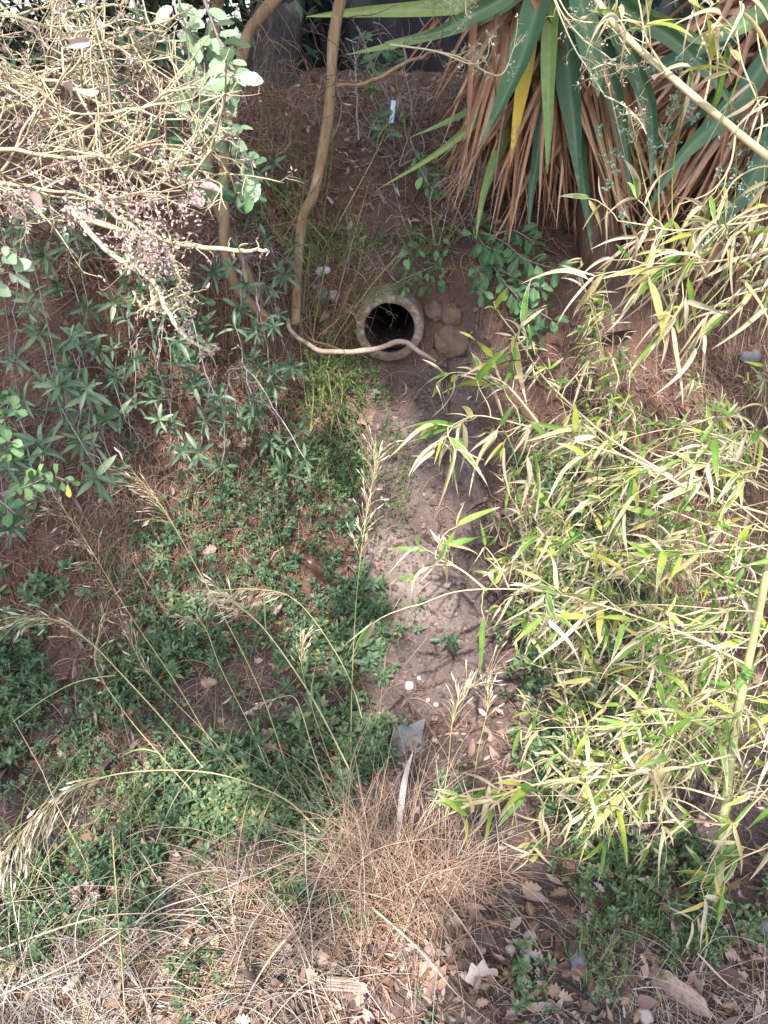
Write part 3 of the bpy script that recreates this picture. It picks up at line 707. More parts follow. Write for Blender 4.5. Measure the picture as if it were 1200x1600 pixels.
def build_cover():
    p, u, v = scatter_world(30000, -1.5, 1.4, 0.6, 2.5)
    ju = u + RNG.normal(size=len(u)) * 16; jv = v + RNG.normal(size=len(u)) * 16
    d = cover_density(p, ju, jv)
    p2, u2, v2 = scatter_world(9000, -.9, 1.1, .55, 1.35)
    d2 = .8 * cover_density(p2, u2 + RNG.normal(size=len(u2)) * 14, v2 + RNG.normal(size=len(u2)) * 14)
    p = np.vstack([p, p2]); u = np.concatenate([u, u2]); v = np.concatenate([v, v2]); d = np.concatenate([d, d2])
    k = (RNG.random(len(p)) < d) & far_pipe(p); p = p[k]; u = u[k]; v = v[k]; n = len(p)
    mb = MB()
    nn = unit(normal_at(p) * 0.6 + np.array([0, -.1, .8]) + RNG.normal(size=(n, 3)) * .35)
    H = RNG.gamma(3, 0.010, n) + 0.012
    size = RNG.uniform(0.5, 1.3, n) * (0.95 + 0.9 * vnoise(p[:, 0] * 5, p[:, 1] * 5, 311))
    nearfac = 0.58 + 0.42 * sstep(1.0, 1.45, p[:, 1])
    base_t = np.clip(0.42 + 0.6 * fbm(p[:, 0] * 7, p[:, 1] * 7, 331, 2), .05, .85)
    st = wander(p, nn, H, 4, 0.2)
    tubes(mb, st, 0.0009, 3, mat=1)
    for lev, (f, s, cnt, el) in enumerate([(1.0, 0.8, 4, 0.75), (0.72, 1.05, 4, 0.30), (0.42, 0.9, 2, 0.05)]):
        i = f * 3; a = int(min(i, 2)); fr = i - a
        c = st[:, a] * (1 - fr) + st[:, a + 1] * fr
        ax = unit(st[:, -1] - st[:, 0])
        e1 = unit(np.cross(ax, rand_unit(n))); e2 = np.cross(ax, e1)
        for j in range(cnt):
            an = j * 2 * np.pi / cnt + RNG.normal(size=n) * .3
            out = e1 * np.cos(an)[:, None] + e2 * np.sin(an)[:, None]
            ele = np.clip(el + RNG.normal(size=n) * .22, -.3, 1.2)
            D = out * np.cos(ele)[:, None] + ax * np.sin(ele)[:, None]
            N = ax * np.cos(ele)[:, None] - out * np.sin(ele)[:, None]
            L = 0.0225 * s * size * nearfac * RNG.uniform(.7, 1.25, n)
            tint = np.clip(base_t + RNG.normal(size=n) * .12 + (0.10 if lev == 0 else 0), 0, .93)
            tint = np.where(RNG.random(n) < .03, 1.0, tint)
            leaves(mb, c + out * 0.001, D, N, L, L * RNG.uniform(.5, .68, n), ovate, 4, RNG.uniform(0, .35, n), RNG.uniform(.1, .45, n), tint=tint)
    tag(mb.build('ground_cover', [M['cover'], M['twig_green']]), 'low mat of small green leaved plants covering the slope', 'ground cover', kind='stuff')
build_cover()

# feathery weeds at the left edge of the channel and under the bamboo
def build_weeds():
    p, u, v = scatter_world(26000, -1.0, 1.3, 1.3, 2.5)
    d = np.zeros(len(p))
    for q, w in [([(480, 540), (560, 560), (600, 610), (625, 780), (640, 850), (590, 880), (560, 820), (470, 720)], .75), ([(585, 690), (640, 770), (630, 860), (560, 830)], .9),
                 ([(800, 720), (960, 740), (1000, 960), (900, 1050), (800, 1000), (790, 820)], .55), ([(330, 560), (480, 560), (470, 720), (350, 740)], .12), ([(440, 240), (600, 250), (720, 330), (700, 430), (560, 450), (460, 520)], .30), ([(560, 900), (640, 960), (640, 1020), (570, 1020)], .35)]:
        d = np.maximum(d, inpoly(u + RNG.normal(size=len(u)) * 10, v + RNG.normal(size=len(u)) * 10, q) * w)
    k = (RNG.random(len(p)) < d * np.clip(.6 + 1.3 * fbm(p[:, 0] * 8, p[:, 1] * 8, 401, 2), 0, 1)) & far_pipe(p); p = p[k][:3400]; n = len(p)
    mb = MB()
    st = wander(p, unit(np.array([0, -.25, 1.0]) + RNG.normal(size=(n, 3)) * .35), RNG.gamma(4, 0.013, n) + .015, 6, .2)
    tubes(mb, st, 0.0007, 3, mat=1)
    for j in range(1, 6):
        for s in range(3):
            D = unit(rand_unit(n) + (st[:, j] - st[:, j - 1]) / .02)
            L = RNG.uniform(.007, .016, n)
            leaves(mb, st[:, j], D, rand_unit(n), L, L * .26, lance, 3, .2, .2, tint=RNG.random(n) * .8)
    tag(mb.build('feathery_weeds', [M['weed'], M['twig_green']]), 'fine feathery green weeds growing beside the bare channel', 'weeds', kind='stuff')
build_weeds()

# ------------------------------------------------------------------ woody plants
def px(pts, k, d0=None, d1=None):
    """photo polyline [(u, v, depth)] or [(u, v)] with depths running d0..d1 -> smooth world polyline"""
    n = len(pts)
    w = [P(q[0], q[1], q[2] if len(q) > 2 else d0 + (d1 - d0) * i / (n - 1)) for i, q in enumerate(pts)]
    return spline(w, k)
def wpx(n, d): return n * d / FPX

def fork(mb, line, n, lo=.1, hi=1.0, length=(.05, .15), r=.001, wob=.25, grav=0.0, spread=1.0, K=6, sides=3, tint=None, depth=0, along=0.5):
    """n side twigs along a polyline; returns their tips and polylines"""
    s = RNG.uniform(lo, hi, n) * (len(line) - 1); i = np.minimum(s.astype(int), len(line) - 2); f = (s - i)[:, None]
    st = line[i] * (1 - f) + line[i + 1] * f
    tg = unit(line[i + 1] - line[i])
    dr = unit(tg * along + rand_unit(n) * spread)
    L = RNG.uniform(*length, n)
    tw = wander(st, dr, L, K, wob, grav)
    tubes(mb, tw, r * RNG.uniform(.6, 1.2, n)[:, None] * np.linspace(1, .4, K), sides, tint=tint)
    out = list(tw)
    if depth:
        for t in tw: out += fork(mb, t, RNG.integers(2, 4), .25, 1, (length[0] * .4, length[1] * .45), r * .6, wob, grav, spread, 5, sides, tint, depth - 1, along)
    return out

def build_stem(name, label, lines, twigs=12):
    root = lines[0][0][-1]
    base = g1(root[0], root[1])
    t = thing(name, label, 'shrub', base)
    for pts, d0, d1, w0, w1 in lines:
        K = 70; l = px(pts, K, d0, d1)
        l = l + np.stack([fbm(np.linspace(0, 9, K), np.full(K, i * 9.1 + len(pts)), 500, 2) for i in range(3)], 1) * 0.006
        r = np.linspace(wpx(w0, d0), wpx(w1, d1), K) / 2 * .92 * (1 + .2 * fbm(np.linspace(0, 12, K), np.full(K, w0 * 3.3), 510, 3))
        mb = MB(); tubes(mb, l, r[None], 12, tint=RNG.uniform(.4, .6)); mb.build('stem', M['stem_tan'], t)
        if twigs:
            mb = MB(); fork(mb, l, twigs, .02, .8, (.08, .25), .0016, .28, 0, 1.2, 7, 4, depth=1); mb.build('twig', M['twig_brown'], t)
    return t
build_stem('shrub', 'tall tan stemmed shrub rising just left of the pipe, with one bare bent stem',
           [([(545, -60), (532, 5), (521, 60), (519, 130), (511, 205), (492, 300), (472, 345), (466, 420), (461, 508)], 2.02, 2.28, 21, 16),
            ([(690, 78), (640, 95), (580, 128), (522, 134)], 2.05, 2.06, 5, 7)], 10)
build_stem('shrub', 'twin stemmed tan shrub with two crossing stems, left of the single bent stem',
           [([(455, -30), (420, 12), (388, 50), (372, 110), (364, 160), (352, 230), (352, 350), (354, 400), (372, 450), (420, 500)], 1.95, 2.24, 21, 17),
            ([(352, -40), (342, 30), (330, 100), (318, 170), (326, 250), (340, 330), (375, 400), (410, 480)], 1.98, 2.25, 13, 13),
            ([(330, 20), (345, -5), (375, -30)], 1.96, 1.9, 12, 14)], 14)
# brown dry shrub of fine twigs behind the tan stems
def build_dry_tangle(name, label, cat, u0, u1, v0, v1, base, n, d0, d1, mat, r=.0012):
    t = thing(name, label, cat, g1(*base)); b = g1(*base)
    mb = MB()
    for _ in range(n):
        q = P(RNG.uniform(u0, u1), RNG.uniform(v0, v1), RNG.uniform(d0, d1))
        m = b * .5 + q * .5 + RNG.normal(size=3) * .06
        l = spline([b + RNG.normal(size=3) * .02, m, q], 14)
        tubes(mb, l, np.linspace(r * 1.6, r * .5, 14)[None], 4)
        fork(mb, l, 9, .3, 1, (.05, .16), r * .7, .3, 0, 1.2, 6, 3, depth=1)
    mb.build('twig', mat, t)
    return t
build_dry_tangle('dry_bush', 'brown dry bush of fine tangled twigs between the tan stems', 'bush', 385, 530, 0, 320, (440, 340), 30, 2.2, 2.6, M['twig_brown'], .0018)
build_dry_tangle('dry_bush', 'thin greyish dead twigs standing behind the bent stem near the bank top', 'bush', 520, 720, 20, 250, (630, 262), 16, 2.4, 2.7, M['twig_grey'], .0016)
build_dry_tangle('dry_bush', 'brown dry twigs hanging on the bank along the left edge', 'bush', -60, 330, 300, 560, (150, 420), 26, 1.9, 2.3, M['twig_brown'], .0016)
build_dry_tangle('dry_bush', 'sparse grey leafless twigs over the brown soil at left middle', 'bush', -30, 240, 440, 800, (90, 560), 9, 1.75, 2.1, M['twig_grey'], .0012)
build_dry_tangle('dry_bush', 'dark brown thicket of dry twigs behind the sunlit dead shrub at upper left', 'bush', -80, 420, -20, 330, (200, 300), 40, 2.0, 2.7, M['twig_brown'], .0018)
build_dry_tangle('dry_bush', 'brown twigs lying against the bank between the bent stem and the yucca', 'bush', 520, 780, 150, 400, (640, 330), 12, 2.35, 2.5, M['twig_brown'], .0010)
build_dry_tangle('wiry_bush', 'olive green wiry twigs crossing between the twin stems and the bent stem', 'bush', 400, 640, 30, 330, (500, 420), 12, 2.15, 2.5, M['twig_green'], .0015)
build_dry_tangle('dry_bush', 'thin brown dead stems standing on the bank immediately left of the pipe', 'bush', 430, 600, 230, 500, (495, 540), 14, 2.05, 2.25, M['twig_brown'], .0013)
build_dry_tangle('dry_bush', 'pale wiry dead twigs looping over the soil above the pipe', 'bush', 580, 760, 180, 420, (690, 400), 9, 2.15, 2.3, M['twig_grey'], .0012)
# grey straight dead canes
for uv, lab in [([(652, 20), (700, 120), (735, 230), (745, 330)], 'thin pale dead cane leaning in front of the yucca leaves'), ([(558, 40), (600, 140), (622, 175)], 'straight grey dead cane crossing the dark gap above the plant tag'),
                ([(560, 220), (556, 120), (552, 70)], 'upright grey dead cane right of the bent tan stem'), ([(655, 255), (700, 300), (735, 375), (742, 400)], 'pale grey dead cane over the soil above the pipe'),
                ([(543, 430), (546, 380), (541, 330)], 'short upright grey stick in the bank above the pipe')]:
    mb = MB(); l = px(uv, 20, 2.3, 2.4); l += RNG.normal(size=l.shape) * .0012
    tubes(mb, l, np.linspace(.0028, .0016, 20)[None], 6); fork(mb, l, 5, .2, 1, (.04, .1), .001, .2)
    tag(mb.build('dead_cane', M['twig_grey']), lab, 'twig')

# the dry branch that lies across the mouth of the pipe
l = px([(448, 500, 2.24), (456, 518, 2.23), (478, 536, 2.22), (502, 548, 2.21), (540, 550, 2.20), (585, 545, 2.19), (618, 536, 2.18), (635, 535, 2.18), (652, 548, 2.17), (680, 563, 2.17)], 60)
l += np.stack([fbm(np.linspace(0, 12, 60), np.full(60, i * 5.), 520, 3) for i in range(3)], 1) * .004
r = np.interp(np.linspace(0, 1, 60), [0, .5, .8, .93, 1], [.006, .0075, .0072, .0065, .0035]) * (1 + .2 * fbm(np.linspace(0, 14, 60), np.zeros(60), 530, 2))
t = thing('branch', 'dead reddish brown branch lying across the mouth of the pipe, its tip splintered', 'branch', l[40])
mb = MB(); tubes(mb, l, r[None], 10, tint=.5); mb.build('stem', M['dead_log'], t)
mb = MB(); l2 = px([(466, 505, 2.23), (485, 530, 2.22), (515, 540, 2.21), (545, 552, 2.22)], 20); tubes(mb, l2, np.linspace(.005, .003, 20)[None], 7); fork(mb, l, 7, .1, .6, (.03, .09), .0011, .3, 0, 1.2)
mb.build('twig', M['twig_brown'], t)

# trailing reddish root down the channel
l = px([(703, 560), (700, 620), (697, 680), (689, 740), (687, 800), (686, 830)], 40, 1, 1)
gl = lift([(703, 560), (699, 620), (696, 680), (689, 740), (687, 800), (686, 835)], .004)
mb = MB()
for k in range(5): tubes(mb, spline(gl + RNG.normal(size=gl.shape) * .006, 40), np.linspace(.0016, .0008, 40)[None], 5, tint=.3)
tag(mb.build('hanging_root', M['root']), 'thin dark red root hanging straight down the bare earth channel', 'root')

# ------------------------------------------------------------------ narrow-leaved evergreen shoots on the left bank
def rosette(mb, c, ax, size, n=9, mat=0, bright=0.0):
    ax = unit(ax); e1 = unit(np.cross(ax, rand_unit(1)[0])); e2 = np.cross(ax, e1)
    an = np.arange(n) * 2.399 + RNG.random() * 6; el = np.clip(np.linspace(-.25, 1.15, n) + RNG.normal(size=n) * .15, -.5, 1.3)
    out = e1 * np.cos(an)[:, None] + e2 * np.sin(an)[:, None]
    D = out * np.cos(el)[:, None] + ax * np.sin(el)[:, None]; N = ax * np.cos(el)[:, None] - out * np.sin(el)[:, None]
    L = size * RNG.uniform(.75, 1.15, n)
    base = c - ax * size * .35 * (1 - np.linspace(0, 1, n))[:, None]
    leaves(mb, base, D, N, L, L * RNG.uniform(.18, .25, n), lance, 6, RNG.uniform(0, .3, n), RNG.uniform(.15, .5, n), sag=.12, tint=np.clip(RNG.normal(.42, .2, n) + bright, 0, 1), mat=mat)
def evergreen(label, root, tips, near=.08, size=.056, d_extra=0.0, bright=0.0):
    """root pixel, then list of rosette pixels reached by thin arching grey stems"""
    b = g1(*root); t = thing('evergreen_shrub', label, 'shrub', b)
    st, lf = MB(), MB()
    for (u, v) in tips:
        nr = near * RNG.uniform(.5, 1.4)
        q = g1(u, v, 0, nr)
        tov = unit(CAM - q)
        s0 = b + RNG.normal(size=3) * .03 + unit(CAM - b) * .02
        mid = (s0 + q) / 2 + np.array([0, 0, .05 + .12 * np.linalg.norm(q - s0)]) + tov * .03 + RNG.normal(size=3) * .02
        l = spline([s0, mid, q], 16); l += np.vstack([np.zeros((1, 3)), RNG.normal(size=(14, 3)) * .003, np.zeros((1, 3))])
        tubes(st, l, np.linspace(.0026, .0013, 16)[None], 5)
        ax = unit(l[-1] - l[-3]) * .5 + tov * .45 + RNG.normal(size=3) * .3 + np.array([0, 0, .55])
        rosette(lf, q, ax, size * RNG.uniform(.8, 1.15), RNG.integers(8, 12), bright=bright)
        for _ in range(RNG.integers(2, 4)):
            k = RNG.integers(7, 15); e = l[k] + rand_unit(1)[0] * .06 + tov * .025 + np.array([0, 0, .02])
            tubes(st, spline([l[k], (l[k] + e) / 2 + RNG.normal(size=3) * .01, e], 6), .0011, 4)
            rosette(lf, e, unit(e - l[k]) * .6 + tov * .35 + np.array([0, 0, .5]), size * RNG.uniform(.6, .95), RNG.integers(5, 9), bright=bright)
    st.build('stem', M['twig_grey'], t); lf.build('foliage', M['olive'], t)
    return t
evergreen('evergreen shrub at the left edge with pale grey green upright leaf tufts', (40, 330), [(62, 520), (22, 560), (95, 600), (30, 625), (50, 470)], .14, .06, bright=.25)
evergreen('narrow leaved evergreen sprays below the pink dried flower spray', (230, 390), [(262, 478), (300, 600), (245, 590), (205, 572), (340, 640), (310, 512)], .09)
evergreen('narrow leaved evergreen shoots around the foot of the twin tan stems', (400, 440), [(375, 485), (455, 572), (428, 605), (395, 560), (445, 430), (400, 520), (335, 425)], .09)
evergreen('lowest cluster of narrow leaved evergreen sprays, right above the ground cover', (370, 590), [(345, 728), (442, 735), (478, 720), (395, 642), (420, 690), (310, 708), (372, 655)], .08)
evergreen('evergreen spray at lower left with one silvery whorl of leaves', (110, 560), [(128, 688), (150, 745), (178, 735), (165, 655), (100, 640), (60, 690)], .10, .066, bright=.2)
evergreen('dark narrow leaved shoots in the shade under the dried flower shrub', (130, 360), [(130, 420), (138, 482), (150, 545), (90, 445), (180, 470), (230, 440), (70, 400)], .07)
evergreen('dark evergreen shoots hanging low at the left edge beside the brown soil', (20, 660), [(40, 790), (18, 825), (60, 760), (20, 720)], .12, .06)
evergreen('evergreen shoots among brown litter midway down the left bank', (230, 510), [(210, 630), (240, 622), (180, 592), (285, 705), (268, 660), (205, 690)], .07)
evergreen('single dark evergreen whorl between the two tan stems', (360, 300), [(448, 300), (440, 285), (395, 330)], .06, .055)

def leafy(name, label, cat, lines, spacing, L, W, prof, mat, stem_mat, r0=.0022, lit=0.5, per=2, dr=.2, end=4, jitter=.25):
    """stem polylines in world space carrying alternate broad leaves"""
    t = thing(name, label, cat, lines[0][0]); st, lf = MB(), MB()
    for l in lines:
        K = len(l); tubes(st, l, np.linspace(r0, r0 * .45, K)[None], 5)
        seg = np.linalg.norm(np.diff(l, axis=0), axis=1).sum(); n = max(2, int(seg / spacing))
        for j in range(n + 1):
            f = (.25 + .75 * j / n) * (K - 1); i = min(int(f), K - 2); c = l[i] + (l[i + 1] - l[i]) * (f - i)
            tg = unit(l[i + 1] - l[i]); m = per if j < n else end
            e1 = unit(np.cross(tg, rand_unit(1)[0])); e2 = np.cross(tg, e1)
            an = np.arange(m) * 2 * np.pi / m + RNG.random() * 6
            out = e1 * np.cos(an)[:, None] + e2 * np.sin(an)[:, None]
            D = unit(out * .8 + tg * .6 + RNG.normal(size=(m, 3)) * jitter)
            N = unit(np.array([.1, -.5, .8]) + RNG.normal(size=(m, 3)) * .45)
            s = RNG.uniform(.6, 1.15, m)
            pet = c + D * .006
            leaves(lf, pet, D, N, L * s, W * s, prof, 14 if prof is serr else 7, RNG.uniform(-.05, dr, m), RNG.uniform(.1, .4, m), sag=.1, tint=np.clip(RNG.normal(lit, .22, m), 0, 1))
            tubes(st, np.stack([np.broadcast_to(c, (m, 3)), c + D * .007], 1), .0008, 3)
    st.build('stem', stem_mat, t); lf.build('foliage', mat, t)
    return t
leafy('leafy_sprig', 'sunlit pale green sprig of broad toothed leaves hanging at top left', 'shrub',
      [px([(262, -60), (292, 40), (318, 120), (330, 170), (352, 205)], 20, 1.18, 1.15), px([(300, -50), (330, 30), (352, 90), (365, 122)], 16, 1.2, 1.12), px([(290, 40), (318, 95), (345, 130)], 12, 1.2, 1.15),
       px([(330, 165), (350, 215), (372, 245), (390, 262)], 12, 1.17, 1.13), px([(268, -20), (280, 30), (310, 60)], 10, 1.14, 1.14), px([(318, 120), (300, 160), (315, 190)], 10, 1.17, 1.15)],
      .022, .039, .021, serr, M['sprig'], M['twig_grey'], .0024, .5, 2, .25, 4)
leafy('leafy_sprig', 'few bright green toothed leaves at the left edge beside the upright grey stem', 'shrub', [px([(-40, 455), (-5, 430), (18, 425)], 8, 1.5, 1.45), px([(-10, 432), (10, 405)], 6, 1.47, 1.45)], .03, .038, .024, serr, M['sprig'], M['twig_grey'], .0016, .55, 1, .2, 3)
leafy('round_leaf_shrub', 'bright round leaved twigs at the left edge near the lower evergreen shoots', 'shrub',
      [px([(-60, 690), (-10, 660), (20, 640)], 10, 1.6, 1.55), px([(-60, 720), (0, 712), (15, 690)], 10, 1.6, 1.55), px([(-30, 780), (40, 760), (62, 742)], 10, 1.62, 1.58), px([(40, 760), (80, 745), (105, 752)], 10, 1.6, 1.57), px([(-40, 650), (-5, 640), (10, 625)], 8, 1.6, 1.55), px([(-30, 760), (10, 790), (20, 800)], 8, 1.6, 1.56)],
      .022, .030, .021, obovate, M['round'], M['twig_grey'], .0018, .55, 2, .15, 3)
leafy('broadleaf_sapling', 'green broadleaf sapling with rounded leaves hanging right of the pipe', 'shrub',
      [lift(a, *b) if False else spline(lift(a, *b), 14) for a, b in [
          ([(735, 330), (762, 400), (788, 440), (812, 470), (830, 508)], (.02, .07)), ([(762, 400), (745, 430), (752, 455)], (.03, .07)), ([(780, 420), (815, 440), (842, 450)], (.04, .07)),
          ([(750, 360), (790, 380), (820, 405), (868, 420)], (.03, .07)), ([(742, 345), (750, 375), (772, 392)], (.03, .06)), ([(800, 455), (830, 480), (862, 500)], (.05, .08)), ([(812, 470), (822, 495), (838, 520)], (.05, .08)), ([(765, 370), (800, 360), (830, 375)], (.04, .06))]],
      .026, .046, .024, obovate, M['round'], M['twig_grey'], .0022, .22, 2, .2, 4)
leafy('bramble', 'small green bramble sprays spreading over the soil above the pipe', 'bramble',
      [spline(lift(a, .02, .05), 14) for a in [[(745, 395), (690, 385), (655, 388), (640, 398)], [(745, 445), (700, 440), (670, 445), (640, 425)], [(700, 440), (690, 425), (680, 412)], [(640, 398), (632, 440), (632, 450)], [(742, 330), (735, 300), (738, 272)]]],
      .028, .034, .019, obovate, M['round'], M['twig_brown'], .0014, .18, 2, .2, 3)
leafy('bramble', 'small leafy sprig beside the pale blue plant tag', 'bramble', [spline([P(a, b, 2.35) for a, b in q], 10) for q in [[(575, 215), (585, 190), (597, 178)], [(590, 215), (605, 195), (622, 190)], [(600, 220), (612, 205), (600, 200)]]], .024, .036, .021, obovate, M['round'], M['twig_grey'], .0014, .25, 2)
leafy('bramble', 'green leafy twig hanging in the dark gap at the top centre', 'bramble', [spline([P(a, b, 2.2) for a, b in q], 10) for q in [[(590, 60), (605, 80), (616, 95)], [(600, 70), (590, 88), (585, 98)], [(605, 80), (620, 75)], [(540, 60), (555, 66), (566, 62)], [(575, 110), (582, 122), (582, 132)]]], .024, .036, .021, obovate, M['round'], M['twig_grey'], .0014, .25, 2)
leafy('bramble', 'green leafy shoots on the slope between bent stem and yucca', 'bramble', [spline([P(a, b, 2.3) for a, b in q], 10) for q in [[(640, 215), (652, 245), (668, 262)], [(668, 250), (685, 268), (682, 285)], [(720, 300), (730, 280), (732, 270)], [(655, 260), (668, 285), (680, 300)], [(745, 375), (740, 360), (752, 350)]]], .024, .036, .021, obovate, M['round'], M['twig_grey'], .0014, .25, 2)
leafy('round_leaf_shrub', 'shaded rounded green leaves behind the dried flower spray at left', 'shrub', [spline(lift(a, .04, .08), 10) for a in [[(180, 360), (215, 420), (232, 450)], [(230, 400), (260, 440), (275, 470)], [(250, 500), (280, 545), (290, 560)], [(200, 350), (185, 330), (160, 320)], [(90, 520), (100, 545), (105, 575)], [(300, 450), (315, 470), (310, 500)], [(215, 390), (205, 440), (215, 470)]]],
      .028, .036, .022, obovate, M['round'], M['twig_brown'], .0014, .15, 2)
leafy('leafy_sprig', 'large leaved shrub behind the sunlit sprig at top left, in shade', 'shrub', [px(a, 10, 1.7, 1.65) for a in [[(200, -30), (230, 30), (245, 60)], [(180, 20), (200, 60), (215, 80)], [(250, 20), (262, 70), (275, 80)], [(210, 120), (190, 170), (200, 210)], [(260, 150), (250, 190), (262, 215)], [(150, 60), (165, 110), (175, 130)], [(290, 230), (310, 280), (335, 300)], [(360, 270), (380, 285), (395, 300)]]],
      .03, .044, .023, serr, M['round'], M['twig_grey'], .0018, .2, 2, .2, 3)

# green wiry broom left of the pipe
b = g1(505, 640); t = thing('broom_shrub', 'wiry green leafless broom stems leaning over the left side of the pipe', 'shrub', b)
mb, lf = MB(), MB()
for a in [[(500, 640), (515, 560), (560, 490), (615, 445), (680, 415)], [(500, 640), (520, 540), (570, 460), (620, 400)], [(505, 630), (512, 540), (540, 470), (560, 420), (565, 395)], [(498, 640), (505, 520), (520, 440), (545, 380), (548, 340)], [(490, 640), (488, 540), (500, 460), (512, 400)],
          [(480, 640), (470, 540), (478, 440), (486, 380)], [(500, 660), (505, 600), (500, 560)], [(515, 690), (520, 640), (512, 580)], [(485, 680), (490, 610), (482, 560)], [(530, 660), (535, 600), (522, 560)]]:
    l = spline(lift(a, .01, .06), 20); tubes(mb, l, np.linspace(.0022, .0011, 20)[None], 5)
    for tw in fork(mb, l, 11, .25, 1, (.03, .11), .0009, .15, 0, .7, 6, 4, depth=1, along=.9):
        k = len(tw); leaves(lf, tw[1:], rand_unit(k - 1), rand_unit(k - 1), .011, .0028, lance, 3, .1, .2, tint=RNG.random(k - 1) * .8)
mb.build('stem', M['twig_green'], t); lf.build('foliage', M['weed'], t)

# ------------------------------------------------------------------ the sunlit dead flowering shrub, top left, near the viewer
def dried_head(mb, c, n, size):
    d = rand_unit(n); L = RNG.uniform(.5, 1.3, n) * size
    leaves(mb, c + d * size * .5 * RNG.random((n, 1)), d, rand_unit(n), L, L * RNG.uniform(.45, .8, n), ovate, 4, RNG.normal(size=n) * .3, RNG.uniform(-.8, .8, n))
def build_dead_shrub():
    t = thing('dead_shrub', 'sunlit dead shrub of tangled tan twigs with pinkish dried flowers, filling the top left', 'shrub', P(-160, 420, 1.2))
    sd = MB(); tw_mb = MB()
    limbs = [([(-120, 215), (-10, 228), (60, 240), (150, 246), (215, 236)], 1.08, 9), ([(-120, 290), (0, 292), (80, 300), (150, 310), (200, 320)], 1.05, 7), ([(-100, 120), (0, 125), (75, 130), (120, 140), (205, 200)], 1.15, 8),
             ([(-100, 20), (20, 30), (110, 60), (200, 70), (300, 10)], 1.16, 7), ([(60, -50), (90, 20), (130, 80), (170, 60), (275, 22)], 1.12, 6), ([(-100, 330), (-20, 290), (40, 200), (100, 120), (150, 60)], 1.1, 6),
             ([(80, 240), (130, 200), (190, 170), (230, 160), (330, 60)], 1.06, 5), ([(150, 246), (220, 270), (280, 255), (345, 225)], 1.05, 5), ([(-80, 60), (0, 90), (40, 150), (85, 175), (160, 210)], 1.2, 5), ([(-60, -60), (0, 10), (60, 60), (70, 160)], 1.2, 5), ([(90, -50), (100, 10), (180, 10), (210, -20)], 1.2, 6)]
    for pts, d, w in limbs:
        l = px(pts, 26, d + .05, d - .03); l += np.stack([fbm(np.linspace(0, 8, 26), np.full(26, i * 7. + w), 540, 2) for i in range(3)], 1) * .008
        mb = MB(); tubes(mb, l, np.linspace(wpx(w, d), wpx(w * .45, d), 26)[None] / 2, 7, tint=RNG.uniform(.3, .9)); mb.build('branch', M['twig_olive'], t)
        tw = fork(tw_mb, l, 19, .08, 1, (.05, .15), .0020, .14, 0, 1.1, 7, 5, depth=2, along=.5)
        for q in tw:
            if RNG.random() < .22: dried_head(sd, q[-1], RNG.integers(3, 8), .0065)
    # hanging sprays
    hang = [[(105, 325), (130, 350), (160, 385), (200, 415), (240, 440), (262, 490), (295, 530), (330, 550)], [(120, 335), (190, 360), (260, 378), (330, 388), (378, 392), (418, 391)], [(236, 445), (240, 480), (222, 478), (208, 455)], [(262, 490), (285, 470), (300, 452)], [(150, 310), (180, 335), (215, 360), (235, 390), (240, 430)], [(215, 345), (250, 372), (270, 380)], [(210, 360), (200, 400), (212, 420)], [(262, 380), (275, 420), (282, 440)]]
    sp = MB()
    for i, a in enumerate(hang):
        l = px(a, 26, 1.06, 1.02); l += RNG.normal(size=l.shape) * .0008
        tubes(sp, l, np.linspace(.0044, .0024, 26)[None] * (1 if i < 2 else .75), 6, tint=.8)
        tw = fork(sp, l, 22, .1, 1, (.008, .03), .0014, .3, .1, 1.1, 5, 4, tint=.6)
        for q in tw: dried_head(sd, q[-1], RNG.integers(2, 6), .006)
    for c, s, n in [((215, 380), .02, 90), ((235, 395), .016, 60), ((240, 410), .014, 50), ((290, 505), .012, 40), ((322, 547), .008, 22), ((60, 245), .02, 40), ((290, 330), .016, 40), ((180, 300), .022, 60), ((240, 320), .02, 50), ((130, 330), .016, 30), ((30, 310), .02, 40), ((205, 350), .02, 70), ((300, 300), .014, 30), ((110, 330), .014, 30)]:
        q = P(c[0], c[1], .99)
        for _ in range(n * 6 // 10): dried_head(sd, q + RNG.normal(size=3) * s * .75, RNG.integers(3, 6), .0060)
    tw_mb.build('twig', M['twig_olive'], t); sp.build('flower_spray', M['twig_olive'], t); sd.build('dried_flower', M['seed'], t)
    # curled brown leaves still hanging on
    mb = MB(); q = np.array([P(a, b, 1.04) for a, b in [(95, 130), (155, 140), (310, 290), (320, 310), (105, 330), (20, 315), (45, 300), (140, 60)]])
    for c in q:
        mb = MB(); leaves(mb, c, unit(RNG.normal(size=(1, 3)) + np.array([.5, 0, -.6])), rand_unit(1), .032, .014, lance, 8, .5, 1.2, tint=.6, wav=.05); mb.build('dry_leaf', M['seed'], t)
build_dead_shrub()

